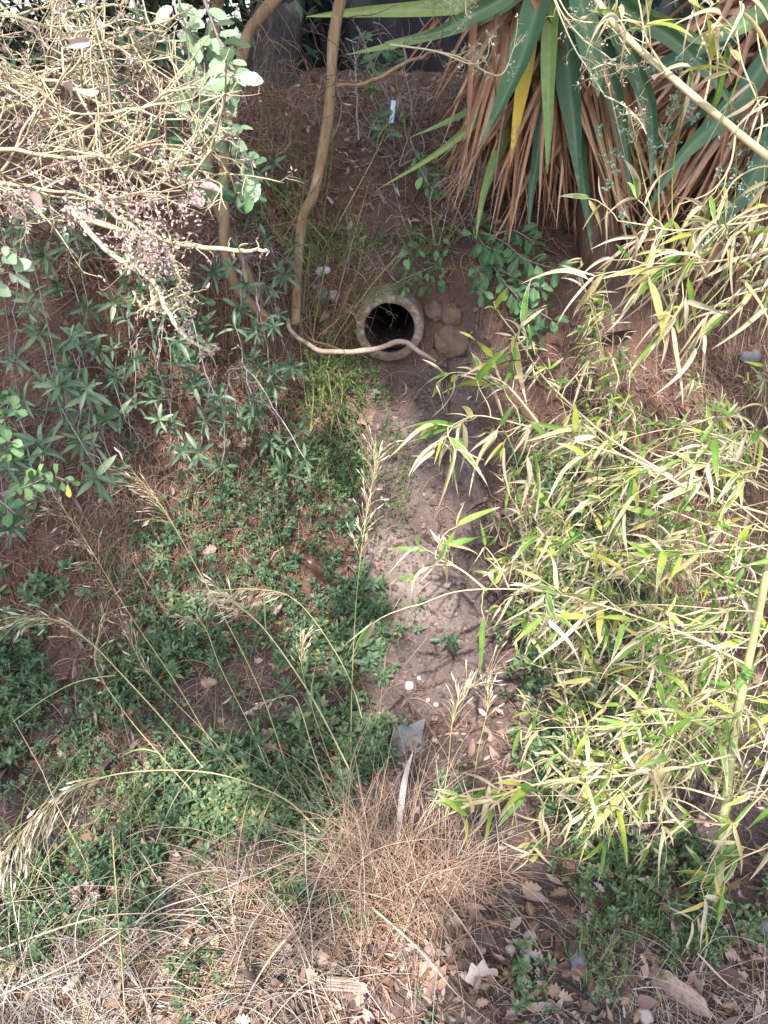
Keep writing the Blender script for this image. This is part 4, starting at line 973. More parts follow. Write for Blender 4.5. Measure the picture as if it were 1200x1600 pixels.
# ------------------------------------------------------------------ yuccas
def strip_leaf(mb, l, W, N, prof=strap, fold=.3, tint=.3, roll=0.0):
    """one long leaf along a world polyline l"""
    K = len(l); t = np.linspace(0, 1, K); T = unit(np.gradient(l, axis=0)); S = unit(np.cross(T, np.broadcast_to(N, l.shape))); U = np.cross(S, T)
    a = roll * t[:, None]; S, U = S * np.cos(a) + U * np.sin(a), U * np.cos(a) - S * np.sin(a)
    hw = .5 * W * np.clip(prof(t), .03, None)[:, None]
    cols = []
    for s in (-1, -.5, 0, .5, 1): cols.append(l + S * hw * s + U * hw * fold * abs(s))
    th = U * 0.0012
    V = np.stack(cols, 1); idx = np.arange(K * 5).reshape(K, 5)
    q = np.stack([idx[:-1, :-1], idx[:-1, 1:], idx[1:, 1:], idx[1:, :-1]], -1).reshape(-1, 4)
    A = np.zeros((K, 5, 4)); A[..., 0] = tint; A[..., 1] = t[:, None]; A[..., 2] = np.array([1, .5, 0, .5, 1]); A[..., 3] = RNG.random() * .5
    mb.add(V, q, attr=A)
def build_yucca(label, head, base, green, dead_fans, trunk_r):
    b = np.array(base); h = np.array(head)
    t = thing('yucca', label, 'yucca', b)
    mb = MB(); l = spline([h + [0, 0, .05], h * .55 + b * .45 + [.02, .03, 0], b - np.array([0, 0, .06])], 30)
    a = np.linspace(0, 2 * np.pi, 22, endpoint=False)
    r = trunk_r * (1 + .18 * fbm(np.linspace(0, 7, 30), np.zeros(30), 600, 3)); r[-6:] *= np.linspace(1, 1.35, 6)
    tubes(mb, l, r[None], 20, tint=.5); mb.build('trunk', M['root'], t)
    for pts, d0, d1, w, tint, mat in green:
        l = px([q for q in pts], 22, d0, d1); l[0] = l[0]
        N = unit(CAM - l[len(l) // 2]) + np.array([0, 0, .25]) + RNG.normal(size=3) * .25
        m = MB(); strip_leaf(m, l, wpx(w, (d0 + d1) / 2), N, strap, .35, tint, RNG.normal() * .25)
        o = m.build('leaf', M[mat], t)
        if mat == 'yucca_y': o['label'] = 'yellow leaf turning brown at its tip'
    m = MB()
    for (hu, hv, hd), (tu0, tu1, tv0, tv1), td, n, sag in dead_fans:
        for _ in range(n):
            s = P(hu + RNG.normal() * 38, hv + RNG.normal() * 45, hd + RNG.normal() * .06)
            e = P(RNG.uniform(tu0, tu1), RNG.uniform(tv0, tv1), td + RNG.normal() * .07)
            g = float(gh(e[0], e[1])); e[2] = max(e[2], g + .01)
            mid = (s + e) / 2 + np.array([0, -.01, sag]) + RNG.normal(size=3) * .02
            l = spline([s, mid, e], 12)
            if RNG.random() < .25: l[-3:] += RNG.normal(size=3) * np.array([[.3], [.7], [1.4]]) * .02
            gg = gh(l[:, 0], l[:, 1]) + .004; l[:, 2] = np.maximum(l[:, 2], gg)
            strip_leaf(m, l, wpx(RNG.uniform(6, 17), hd), unit(CAM - e) + RNG.normal(size=3) * .7, strap, RNG.uniform(.2, 1.3), np.clip(RNG.normal(.5, .25), 0, 1), RNG.normal() * 1.2)
    o = m.build('dead_leaves', M['yucca_d'], t); o['kind'] = 'stuff'
    return t
GY, YY = 'yucca', 'yucca_y'
h1 = P(868, -75, 2.18)
build_yucca('big yucca with broad green leaves, one yellow, over a skirt of brown dead leaves', h1, g1(955, 492), [
    ([(868, -80), (862, 0), (857, 110), (857, 200), (855, 272)], 2.02, 2.0, 25, .72, GY),
    ([(860, -90), (845, -10), (815, 90), (785, 160), (753, 222)], 2.02, 1.98, 46, .34, GY),
    ([(878, -90), (884, 0), (889, 120), (898, 210), (904, 292)], 2.05, 2.03, 44, .12, GY),
    ([(885, -80), (905, -10), (920, 70), (932, 120), (934, 152)], 1.96, 1.93, 40, .42, GY),
    ([(890, -80), (925, 10), (950, 110), (975, 210), (988, 318)], 2.08, 2.08, 36, .15, GY),
    ([(900, -90), (945, -10), (975, 60), (998, 110), (1012, 200)], 2.0, 2.0, 34, .2, GY),
    ([(858, -70), (835, 20), (820, 120), (808, 190), (797, 262)], 2.06, 2.05, 27, .5, YY),
    ([(850, -80), (790, -10), (690, 12), (560, 20), (478, 26)], 2.12, 2.25, 27, .85, GY),
    ([(850, -70), (800, 0), (720, 42), (620, 70), (540, 86)], 2.08, 2.15, 25, .8, GY),
    ([(845, -60), (790, -5), (735, 25), (680, 52), (600, 66)], 2.0, 2.05, 26, .35, GY),
    ([(850, -40), (800, 100), (755, 175), (690, 235), (590, 296)], 2.16, 2.28, 18, .85, GY),
    ([(850, -30), (810, 80), (770, 150), (700, 190), (640, 215)], 2.2, 2.3, 16, .7, GY),
    ([(855, -40), (815, 150), (775, 250), (755, 310), (744, 372)], 2.16, 2.16, 20, .75, GY),
    ([(880, -40), (895, 150), (908, 260), (918, 330), (926, 396)], 2.14, 2.12, 22, .12, GY),
    ([(862, -40), (850, 130), (840, 240), (830, 300), (826, 360)], 2.14, 2.14, 20, .1, GY),
    ([(895, -60), (960, 60), (1010, 150), (1020, 230), (1016, 290)], 2.12, 2.1, 26, .18, GY),
    ([(905, -70), (985, 20), (1050, 60), (1120, 130), (1150, 175)], 2.05, 2.0, 26, .3, GY),
    ([(900, -40), (930, 60), (930, 170), (950, 250), (972, 330)], 2.15, 2.15, 26, .15, GY),
    ([(895, -60), (980, 10), (1040, 40), (1085, 60), (1140, 80)], 2.1, 2.1, 24, .55, GY),
    ([(862, -100), (820, -60), (760, -20), (700, 6), (640, 12)], 2.0, 2.02, 30, .6, GY)],
    [((868, -20, 2.2), (690, 1000, 260, 400), 2.26, 170, .05), ((868, -30, 2.18), (720, 960, 200, 345), 2.24, 80, .04), ((850, 0, 2.22), (660, 790, 150, 330), 2.28, 34, .06), ((860, -20, 2.2), (600, 720, 70, 180), 2.3, 10, .08), ((890, 20, 2.24), (930, 1060, 240, 420), 2.26, 40, .05)], wpx(64, 2.2) / 2)
h2 = P(1262, 10, 2.3)
build_yucca('second yucca at the right edge, its long dead leaves pointing down to the left', h2, g1(1290, 420), [
    ([(1250, 0), (1180, 120), (1120, 190), (1060, 250), (1000, 345)], 2.1, 2.08, 34, .3, GY),
    ([(1270, 20), (1220, 180), (1170, 290), (1130, 340), (1085, 420)], 2.06, 2.05, 36, .2, GY),
    ([(1240, -10), (1150, 50), (1080, 85), (1020, 110), (975, 135)], 2.2, 2.16, 34, .12, GY),
    ([(1245, -10), (1170, 90), (1120, 150), (1040, 215), (1000, 240)], 2.24, 2.2, 30, .14, GY),
    ([(1240, -30), (1190, 20), (1150, 45), (1110, 60), (1070, 64)], 2.15, 2.12, 30, .6, GY),
    ([(1270, 40), (1245, 200), (1230, 300), (1215, 360), (1190, 430)], 2.1, 2.1, 36, .25, GY)],
    [((1250, 30, 2.32), (940, 1120, 180, 460), 2.3, 130, .06), ((1255, 40, 2.3), (1030, 1220, 300, 520), 2.22, 90, .05), ((1250, 60, 2.28), (960, 1060, 90, 240), 2.34, 30, .07)], .07)

# ------------------------------------------------------------------ bamboo
def tints(n, lit):
    """green, yellow and dried-out leaves in the proportions of the photo"""
    r = RNG.random(n) ** (.55 if lit == 2 else 1)
    g = np.where(r < (.34 if lit else .46), RNG.uniform(.05, .45, n), np.where(r < (.5 if lit else .58), RNG.uniform(.45, .64, n), RNG.uniform(.68, 1.0, n)))
    return g
def bamboo_leaves(mb, c, D, n_hint, lit, scale=1.0):
    n = len(c); t = tints(n, lit); dry = t > .66
    L = np.clip(RNG.gamma(11, .0064, n), .03, .115) * scale; N = unit(np.array([0, -.55, .75]) + RNG.normal(size=(n, 3)) * .55)
    g = ~dry
    if g.any(): leaves(mb, c[g], D[g], N[g], L[g], np.minimum(L[g] * RNG.uniform(.125, .18, g.sum()), .0145), bamb, 9, RNG.uniform(0, .3, g.sum()), RNG.uniform(.1, .6, g.sum()), sag=RNG.uniform(.0, .35, g.sum()), tint=t[g], wav=.012)
    if dry.any(): leaves(mb, c[dry], unit(D[dry] + np.array([0, 0, -.25])), N[dry], L[dry] * .95, L[dry] * RNG.uniform(.06, .13, dry.sum()), bamb, 10, RNG.uniform(0, .5, dry.sum()), RNG.uniform(.5, 1.6, dry.sum()), sag=RNG.uniform(.05, .5, dry.sum()), tint=t[dry], wav=.035)
def bamboo_branch(t, l, r0, n_tw, lit, per=(3, 6), tl=(.03, .09), scale=1.0, left=.45):
    if lit: scale *= 1.0
    st, lf = MB(), MB(); K = len(l)
    tubes(st, l, np.linspace(r0, r0 * .4, K)[None], 6, tint=.5)
    f = np.sort(RNG.uniform(.12, 1, n_tw)); f[-1] = 1
    for q in f * (K - 1):
        i = min(int(q), K - 2); c = l[i] + (l[i + 1] - l[i]) * (q - i); tg = unit(l[i + 1] - l[i])
        d = unit(tg * .9 + rand_unit(1)[0] * .8 + np.array([0, -.1, .05])); Lt = RNG.uniform(*tl)
        tw = wander(c, d[None], Lt, 6, .18, .06)[0]
        tubes(st, tw, np.linspace(r0 * .5, r0 * .28, 6)[None], 4, tint=RNG.random())
        m = RNG.integers(*per)
        k = np.concatenate([RNG.integers(2, 6, m - 1), [5]])
        D = unit(unit(tw[-1] - tw[-3]) * .8 + rand_unit(m) * 1.15 + np.array([-left * .4, -.08, -.15]))
        bamboo_leaves(lf, tw[k], D, m, lit, scale)
    o = st.build('branch', M['culm_dry'], t)
    lf.build('leaves', M['bamboo'], o)
def culm(t, pts, r0, r1, K=60, name='culm', mat='culm', nodes=.145):
    l = px(pts, K) if len(pts[0]) == 3 and isinstance(pts, list) else spline(pts, K)
    s = np.concatenate([[0], np.cumsum(np.linalg.norm(np.diff(l, axis=0), axis=1))])
    ss = np.linspace(0, s[-1], 260); l = np.stack([np.interp(ss, s, l[:, i]) for i in range(3)], 1)
    r = np.linspace(r0, r1, 260); ph = (ss % nodes) / nodes
    r = r * (1 + .16 * np.exp(-((ph - .5) / .022) ** 2) - .05 * np.exp(-((ph - .55) / .03) ** 2))
    mb = MB(); tubes(mb, l, r[None], 14, tint=.5)
    mb.build(name, M[mat], t)
    # pale papery rings at the joints
    k = np.where(np.abs(ph - .5) < .012)[0]
    if len(k):
        m = MB()
        for i in k:
            a, b = max(i - 1, 0), min(i + 1, 259); tubes(m, l[[a, b]], (r[[a, b]] * 1.04)[None], 14, tint=.9)
        m.build('joint', M['straw_pale'], t)
        m = MB()
        for i in k[::6]:
            a = min(i + 2, 259); d = unit(l[a] - l[max(i - 2, 0)])
            tubes(m, l[[max(i - 3, 0), max(i - 2, 0)]], (r[[i, i]] * 1.06)[None], 14, tint=.1)
        m.build('scar', M['dead_log'], t)
    return l
b1 = g1(1118, 1432)
db = pix(b1)[2]
t = thing('bamboo', 'bamboo with a thick yellow green culm at lower right and leafy branches reaching left', 'bamboo', b1)
C1 = culm(t, [(1118, 1432, float(db)), (1130, 1290, 1.50), (1150, 1130, 1.43), (1184, 965, 1.37), (1206, 850, 1.34), (1240, 640, 1.3), (1275, 400, 1.27), (1300, 150, 1.25)], .0100, .0032)
for pts, n, lit in [([(1205, 805, 1.36), (1090, 770, 1.34), (1000, 722, 1.33), (900, 690, 1.33), (830, 668, 1.33), (780, 655, 1.33), (740, 650, 1.33), (700, 668, 1.34)], 18, 1),
                    ([(1050, 745, 1.34), (960, 690, 1.35), (900, 640, 1.36), (850, 590, 1.36), (820, 545, 1.35), (800, 515, 1.35)], 9, 1), ([(850, 672, 1.33), (800, 610, 1.33), (770, 590, 1.33), (722, 582, 1.33)], 6, 1),
                    ([(1170, 1040, 1.40), (1080, 995, 1.36), (1000, 965, 1.34), (920, 940, 1.33), (850, 925, 1.33), (780, 920, 1.33), (710, 925, 1.33), (655, 945, 1.34)], 17, 1), ([(760, 922, 1.33), (720, 890, 1.33), (680, 872, 1.33)], 4, 1),
                    ([(1140, 1180, 1.43), (1060, 1200, 1.40), (970, 1212, 1.38), (900, 1215, 1.37), (840, 1225, 1.36), (790, 1240, 1.36), (740, 1256, 1.36)], 18, 1), ([(1135, 1250, 1.45), (1060, 1230, 1.42), (1000, 1240, 1.40), (930, 1260, 1.39)], 9, 1)]:
    bamboo_branch(t, px(pts, 34), .0024, n, lit)
for pts in ([(1230, 1200, 1.38), (1165, 1270, 1.38), (1120, 1330, 1.40), (1095, 1385, 1.42)], [(1210, 1320, 1.42), (1150, 1345, 1.43), (1110, 1385, 1.44), (1100, 1430, 1.45)]):
    bamboo_branch(t, px(pts, 20), .0016, 7, 0, (3, 6), (.02, .06), .8)
for k in range(38):
    v0 = RNG.uniform(720, 1290); i = int(np.argmin(np.abs(pix(C1)[1] - v0))); s = C1[i]
    u1, v1 = RNG.uniform(800, 1150), v0 + RNG.uniform(-140, 150)
    v1 = min(max(v1, 700), 1400)
    e = P(u1, v1, 1.40 + RNG.uniform(-.03, .28)); g = float(gh(e[0], e[1])); e[2] = max(e[2], g + .05)
    l = spline([s, (s + e) / 2 + np.array([0, 0, .06]) + RNG.normal(size=3) * .03, e], 20)
    bamboo_branch(t, l, .0014, RNG.integers(6, 10), 0, (3, 6), (.02, .06), .80)
for k in range(18):
    v0 = RNG.uniform(720, 1330); i = int(np.argmin(np.abs(pix(C1)[1] - v0))); s = C1[i]
    e = s + np.array([RNG.uniform(.02, .22), RNG.uniform(-.1, .25), RNG.uniform(-.15, .12)]); e[2] = max(e[2], float(gh(e[0], e[1])) + .04)
    bamboo_branch(t, spline([s, (s + e) / 2 + np.array([0, 0, .04]), e], 14), .0015, 5, 0, (3, 5), (.03, .08), .8)

t = thing('bamboo', 'bamboo with a sunlit thick pale yellow branch crossing the upper right corner', 'bamboo', (1.06, 1.0, 0.0))
C2B = [tuple(float(c) for c in pix(np.array(q))) for q in ((1.03, 1.02, .45), (1.06, 1.0, -.01))]
C2 = culm(t, [(900, -60, 1.36), (958, 36, 1.34), (1060, 130, 1.31), (1150, 205, 1.29), (1240, 285, 1.28), (1330, 420, 1.3), (1390, 600, 1.32)] + C2B, .0052, .0105, nodes=.12, mat='culm_dry')
for pts, n, lit in [([(1250, 300, 1.3), (1200, 340, 1.28), (1130, 352, 1.27), (1060, 360, 1.27), (1010, 352, 1.27), (965, 345, 1.27)], 10, 2), ([(1290, 360, 1.3), (1220, 385, 1.28), (1140, 405, 1.27), (1070, 412, 1.26), (1020, 412, 1.26), (978, 422, 1.26)], 12, 2),
                    ([(1270, 330, 1.3), (1210, 320, 1.28), (1150, 340, 1.27), (1090, 395, 1.27), (1060, 440, 1.27)], 8, 2), ([(1180, 235, 1.29), (1190, 180, 1.27), (1160, 100, 1.26), (1150, 40, 1.26)], 5, 2), ([(1240, 285, 1.28), (1230, 180, 1.25), (1190, 90, 1.24), (1180, 10, 1.24)], 5, 2),
                    ([(1100, 165, 1.3), (1110, 100, 1.29), (1090, 40, 1.28), (1080, -20, 1.28)], 4, 2), ([(1040, 112, 1.31), (1010, 60, 1.3), (1000, 10, 1.29), (990, -30, 1.29)], 5, 2), ([(1330, 420, 1.3), (1260, 430, 1.28), (1190, 450, 1.28), (1130, 470, 1.28), (1100, 500, 1.29)], 9, 2),
                    ([(1150, 205, 1.29), (1140, 260, 1.3), (1110, 300, 1.31), (1060, 320, 1.32)], 3, 0), ([(1240, 285, 1.28), (1200, 260, 1.27), (1150, 280, 1.27), (1120, 330, 1.27)], 4, 2),
                    ([(1320, 400, 1.3), (1260, 380, 1.28), (1200, 400, 1.27), (1150, 440, 1.27)], 8, 2)]:
    bamboo_branch(t, px(pts, 26), .0022, n, lit)
# thin young canes standing on the slope
for lab, base, tops in [('thin young bamboo canes standing on the slope below the yucca trunk', (950, 700), [(905, 420), (930, 480), (915, 560), (980, 560), (1000, 620), (870, 620)]),
                        ('thin leafy bamboo canes in the shade right of the bare channel', (850, 1010), [(800, 740), (840, 760), (880, 820), (800, 870), (860, 890), (905, 900), (780, 810)]),
                        ('low bamboo canes with pale drooping leaves at the foot of the slope', (940, 1300), [(830, 1110), (880, 1080), (930, 1110), (990, 1140), (860, 1180), (1030, 1190)]),
                        ('thin bamboo canes on the brown soil near the right edge', (1110, 760), [(1080, 590), (1130, 640), (1170, 690), (1060, 660), (1190, 600)]),
                        ('bamboo canes crowding around the middle of the thick culm', (1090, 1230), [(1030, 900), (1080, 930), (1110, 1000), (1150, 900), (1050, 1040), (1180, 1120), (1100, 830)]),
                        ('bamboo canes with grey green leaves between the two long lit sprays', (1010, 1010), [(940, 780), (990, 820), (1040, 790), (1000, 880), (930, 860), (1060, 860)])]:
    b = g1(*base); t = thing('bamboo', lab, 'bamboo', b)
    for (u, v) in tops + [(a + RNG.normal() * 45, c + RNG.normal() * 45) for a, c in tops]:
        s = b + np.array([RNG.normal() * .05, RNG.normal() * .04, 0]); s[2] = float(gh(s[0], s[1])) - .01
        e = g1(u, v, 0, RNG.uniform(.07, .17)); l = spline([s, s * .45 + e * .55 + np.array([0, -.01, .06]) + RNG.normal(size=3) * .015, e], 22)
        bamboo_branch(t, l, .0015, RNG.integers(9, 14), 0, (3, 6), (.015, .05), .66)

# ------------------------------------------------------------------ grasses
def panicle(sp, st, l, a0, n, L=.05, side=None, dens=7, droop=.5):
    """a loose seed head along the last part of a stalk"""
    K = len(l)
    for q in np.linspace(a0, 1, n) * (K - 1):
        i = min(int(q), K - 2); c = l[i] + (l[i + 1] - l[i]) * (q - i); tg = unit(l[i + 1] - l[i])
        m = RNG.integers(1, 4)
        d = unit(tg * 1.0 + rand_unit(m) * .55 + (0 if side is None else np.array(side) * .5))
        br = wander(np.broadcast_to(c, (m, 3)), d, L * RNG.uniform(.5, 1.2, m), 7, .1, .05 + .1 * droop)
        tubes(st, br, .00045, 3, tint=.7)
        for b in br:
            k = RNG.integers(1, max(3, dens // 2)); idx = RNG.integers(3, 7, k); idx[0] = 6
            D = unit(unit(b[-1] - b[-3]) + rand_unit(k) * .22 + np.array([0, 0, -.12]))
            leaves(sp, b[idx], D, rand_unit(k), RNG.uniform(.015, .032, k) * min(1.0, L / .055), RNG.uniform(.0026, .0042, k), lance, 6, RNG.uniform(-.1, .25, k), .7, tint=RNG.random(k))
def grass_stalk(label, pts, near0, near1, a0, n, L=.05, side=None, r=.0016, green=.3, group=None, dens=7, droop=.5, nb=2):
    l = spline(lift(pts, near0, near1), 34); l[:, 2] += .02 * np.sin(np.linspace(0, np.pi, 34))
    t = thing('grass_stalk', label, 'grass', l[0], group)
    st, sp, bl = MB(), MB(), MB()
    tubes(st, l, np.linspace(r, r * .45, 34)[None], 6, tint=green)
    if n: panicle(sp, st, l, a0, n, L, side, dens, droop)
    st.build('stalk', M['culm_grass'], t)
    if n: sp.build('seed_head', M['spike'], t)
    if nb:
        for _ in range(nb):
            i = RNG.integers(3, 18); d = unit(unit(l[i + 1] - l[i]) + rand_unit(1)[0] * .6)
            b = wander(l[i], d[None], RNG.uniform(.08, .2), 10, .1, .12)[0]
            strip_leaf(bl, b, RNG.uniform(.002, .0045), rand_unit(1)[0], grassy, .5, RNG.random(), 1.0)
        bl.build('blade', M['grass'], t)
    return t
grass_stalk('tall dry grass stalk whose drooping seed head stands highest on the left', [(475, 1290), (405, 1080), (300, 880), (255, 800), (212, 742)], .02, .14, .62, 17, .07, (-.8, 0, -.1))
grass_stalk('grass stalk at far left with a sparse seed head over the brown soil', [(360, 1215), (280, 1080), (205, 970), (140, 860), (85, 775)], .02, .14, .55, 15, .075, (-.7, 0, -.2))
grass_stalk('thick pale grass stalk with a bushy pinkish head in the middle of the ground cover', [(560, 1230), (490, 1100), (420, 1000), (375, 955), (345, 925)], .02, .13, .62, 22, .06, (-.3, 0, 0), .0022, .8, dens=9)
grass_stalk('arching grass stalk bending left over the ground cover', [(575, 1160), (548, 1070), (500, 990), (455, 942), (400, 926), (345, 922)], .02, .12, .62, 16, .05, (-.5, 0, -.5), .0014, .7)
grass_stalk('grass stalk at left with a fan shaped pale seed head', [(350, 1240), (265, 1140), (190, 1060), (140, 1010), (90, 975), (35, 966)], .02, .15, .6, 20, .07, (-.5, 0, 0), .002, .6, dens=9)
grass_stalk('upright grass stalk with a feathery green head beside the bare channel', [(548, 1190), (550, 1080), (556, 960), (566, 860), (580, 770), (590, 710)], .02, .12, .55, 26, .06, (0, 0, .4), .0014, .3, dens=8, droop=.1)
grass_stalk('bare dry stalk leaning left across the middle of the ground cover', [(180, 1055), (110, 1080), (20, 1128)], .05, .08, .9, 0, r=.0016, green=.8, nb=0)
grass_stalk('large nodding seed head arching over the lower left', [(500, 1300), (440, 1250), (330, 1216), (200, 1218), (110, 1246), (50, 1290), (5, 1345)], .05, .26, .55, 26, .075, (-.3, 0, -.6), .0018, .6, dens=10, droop=1)
grass_stalk('fine open grass head over the bare soil right of the slate', [(690, 1270), (700, 1200), (708, 1130), (730, 1085), (772, 1045)], .01, .08, .45, 18, .06, (0, 0, .3), .001, .4, dens=4, droop=0)
grass_stalk('thin grass stalk standing on the soil at the foot of the channel', [(735, 1270), (745, 1190), (760, 1120), (762, 1075)], .01, .07, .6, 8, .04, None, .001, .3, dens=4, droop=0)
grass_stalk('thin green stalk rising straight from the straw at lower left', [(197, 1610), (192, 1500), (184, 1400), (176, 1310)], .05, .16, .85, 4, .02, None, .0014, .2, dens=4)
grass_stalk('slender stalk with a small golden head crossing the ground cover', [(430, 1240), (400, 1160), (345, 1050), (320, 985), (290, 965)], .02, .10, .7, 8, .04, (-.3, 0, 0), .0012, .7)
grass_stalk('short curved seed head in the dark green plants below the arching stalk', [(520, 1260), (490, 1180), (465, 1105), (440, 1096), (400, 1104)], .02, .10, .8, 9, .02, (-.6, 0, -.2), .0014, .8)
grass_stalk('grass stalk with feathery green tuft in the left ground cover', [(400, 1230), (330, 1160), (255, 1085), (220, 1040), (200, 985)], .02, .11, .6, 14, .05, None, .0013, .2, dens=5)
grass_stalk('grass stalk with a thin head lying over the left ground cover', [(330, 1270), (255, 1190), (195, 1120), (150, 1040), (165, 960)], .02, .12, .6, 12, .05, None, .0014, .5)
grass_stalk('grass stalk with a short tuft right of the pinkish head', [(520, 1200), (490, 1120), (472, 1050), (474, 1000)], .02, .09, .65, 14, .035, None, .0012, .2, dens=5, droop=0)
grass_stalk('thin stalk beside the green weeds at the right foot of the channel', [(800, 1290), (815, 1210), (835, 1130), (850, 1080)], .01, .08, .75, 7, .03, None, .0011, .3, dens=3, nb=1)
# big dry blade in the middle foreground
l = spline(lift([(620, 1335), (626, 1270), (634, 1215), (646, 1172)], .05, .10), 20); m = MB()
strip_leaf(m, l, .014, unit(CAM - l[5]), lance, .5, .75, .5); tag(m.build('straw_stem', M['straw_pale']), 'broad pale dry blade pointing up from the middle grass tussock', 'grass blade')
def tussock(label, base, n, spread, H, mats, droop=1.0, dirs=None, w=(.0011, .0024), r0=.03, lean=(0, 0, 1.0), flat=0.0):
    b = g1(*base); t = thing('grass_tussock', label, 'grass', b)
    for mat, frac in mats:
        k = int(n * frac); mb = MB()
        st = np.stack([b[0] + RNG.normal(size=k) * r0, b[1] + RNG.normal(size=k) * r0 * .8, np.zeros(k)], 1); st[:, 2] = gh(st[:, 0], st[:, 1]) - .004
        d = unit(np.array(lean) + RNG.normal(size=(k, 3)) * spread); d[:, 2] = np.abs(d[:, 2]) * (1 - flat) + .05
        L = RNG.gamma(6, H / 6, k)
        pts = [st]; dd = unit(d); K = 13
        for j in range(K - 1):
            dd = unit(dd + np.array([0, 0, -.17 * droop]) + RNG.normal(size=(k, 3)) * .045)
            nx = pts[-1] + dd * (L / (K - 1))[:, None]; g = gh(nx[:, 0], nx[:, 1]) + .002 + .006 * RNG.random(k); low = nx[:, 2] < g
            nx[:, 2] = np.where(low, g, nx[:, 2]); pts.append(nx)
        tubes(mb, np.stack(pts, 1), RNG.uniform(*w, k)[:, None] * .5 * np.linspace(1, .35, K), 3)
        mb.build('blades', M[mat], t)
    return t
tussock('reddish brown dry grass tussock in the middle of the foreground', (630, 1400), 480, .26, .235, [('straw_red', .6), ('straw', .4)], 1.0, w=(.0012, .0026), r0=.070, lean=(-.05, .05, 1))
tussock('matted fallen dry grass at the foot of the main tussock', (630, 1420), 200, .6, .13, [('straw_red', .6), ('straw', .4)], 1.6, w=(.0013, .0028), r0=.07, lean=(0, -.3, .5))
tussock('loose reddish dry grass left of the main tussock', (560, 1330), 200, .5, .17, [('straw_red', .4), ('straw', .6)], .9, r0=.05)
tussock('pale dry grass fanning out along the lower left of the foreground', (450, 1450), 380, .7, .30, [('straw', .55), ('straw_pale', .25), ('straw_red', .2)], 1.7, w=(.0012, .003), r0=.10, lean=(-.6, -.1, .4))
tussock('long straw stems lying to the left at the bottom edge', (400, 1560), 320, .6, .30, [('straw', .6), ('straw_pale', .4)], 1.7, w=(.0014, .0034), r0=.12, lean=(-.6, .1, .35))
tussock('bleached sunlit straw heap in the bottom left corner', (60, 1560), 1200, .9, .18, [('straw_pale', .85), ('straw', .15)], 1.6, w=(.0014, .0032), r0=.11, lean=(.2, 0, .4))
tussock('reddish straw bunched along the top of the bleached heap', (150, 1470), 260, .5, .26, [('straw_red', .6), ('straw', .4)], 1.6, r0=.05, lean=(.7, .2, .3))
tussock('thin dry grass leaning over the right side of the main tussock', (730, 1380), 110, .6, .18, [('straw_red', .6), ('straw', .4)], 1.0, r0=.04, lean=(.3, 0, .8))
tussock('dry tangled grass on the brown soil left of the ground cover', (190, 850), 520, .9, .14, [('straw_red', .75), ('straw', .25)], 1.5, r0=.09, lean=(.1, -.1, .6))
tussock('green and straw coloured grass clump at the lower left edge', (20, 1440), 150, .5, .22, [('grass', .75), ('straw', .25)], .8, w=(.0016, .004), r0=.06)
tussock('green grass blades among the dark plants at lower left', (300, 1340), 110, .6, .22, [('grass', .8), ('straw', .2)], .9, w=(.0014, .003), r0=.13)
tussock('thin grass at the lower right corner bent over the litter', (1160, 1600), 120, .7, .20, [('straw', .7), ('straw_pale', .3)], 1.3, r0=.08, lean=(-.3, 0, .6))
tussock('grey dry needles of grass lying right of the green patches', (1010, 1560), 420, 1.0, .12, [('straw_pale', 1.0)], 2.0, w=(.001, .002), r0=.13, lean=(0, 0, .2))
tussock('dry stems tangled in the left ground cover', (330, 1060), 520, .9, .13, [('straw', .4), ('straw_red', .6)], 1.4, r0=.24)
tussock('reddish dry stems matted over the soil below the narrow leaved shrubs', (330, 700), 500, .9, .13, [('straw_red', .8), ('straw', .2)], 1.5, r0=.17)
tussock('wiry brown dry stems tangled on the bank left of the pipe', (440, 470), 420, .9, .15, [('straw_red', .8), ('straw', .2)], 1.3, r0=.13, lean=(0, -.5, .4))
tussock('thin dry stems hanging over the bare bank right of the pipe', (800, 540), 160, .9, .12, [('straw_red', .8), ('straw', .2)], 1.4, r0=.12, lean=(0, -.5, .4))
tussock('scattered dry stems and twigs over the brown bank at the right edge', (1110, 580), 420, .9, .12, [('straw_red', .8), ('straw', .2)], 1.6, r0=.13)
tussock('dry brown stems beneath the bamboo leaves', (930, 900), 420, .7, .16, [('straw_red', .5), ('straw', .5)], 1.2, r0=.12)
tussock('reddish dry stems on the slope right of the shaded bamboo', (1100, 880), 260, .7, .14, [('straw_red', .8), ('straw', .2)], 1.3, r0=.08)
tussock('thin dry stems hanging from the bank under the green broom', (510, 650), 200, .6, .16, [('straw_red', .5), ('straw', .5)], 1.3, r0=.06, lean=(0, -.4, .5))
for lab, pts, w in [('long pale stem lying across the straw at lower left', [(-20, 1490), (120, 1442), (200, 1428), (330, 1432), (420, 1440)], .0034), ('longest straw stem slanting up to the right through the foreground', [(-10, 1560), (120, 1500), (240, 1425), (340, 1392), (440, 1350), (500, 1335)], .0036),
                    ('straw stem slanting down to the right from the main tussock', [(560, 1400), (650, 1480), (720, 1560), (800, 1620)], .004), ('second straw stem slanting down to the right below the tussock', [(680, 1385), (740, 1470), (780, 1540), (860, 1600)], .0035), ('thick straw stem pointing down at the bottom edge', [(470, 1440), (420, 1500), (380, 1570), (360, 1620)], .005),
                    ('pale straw stem crossing the bottom right corner', [(1090, 1490), (1140, 1540), (1200, 1570)], .004), ('straw stem over the green plants beside the main tussock', [(440, 1420), (480, 1500), (500, 1600)], .004)]:
    l = spline(lift(pts, .03, .05), 26); m = MB(); strip_leaf(m, l, w, unit(CAM - l[8]), grassy, .5, .8, .8); tag(m.build('straw_stem', M['straw']), lab, 'straw')
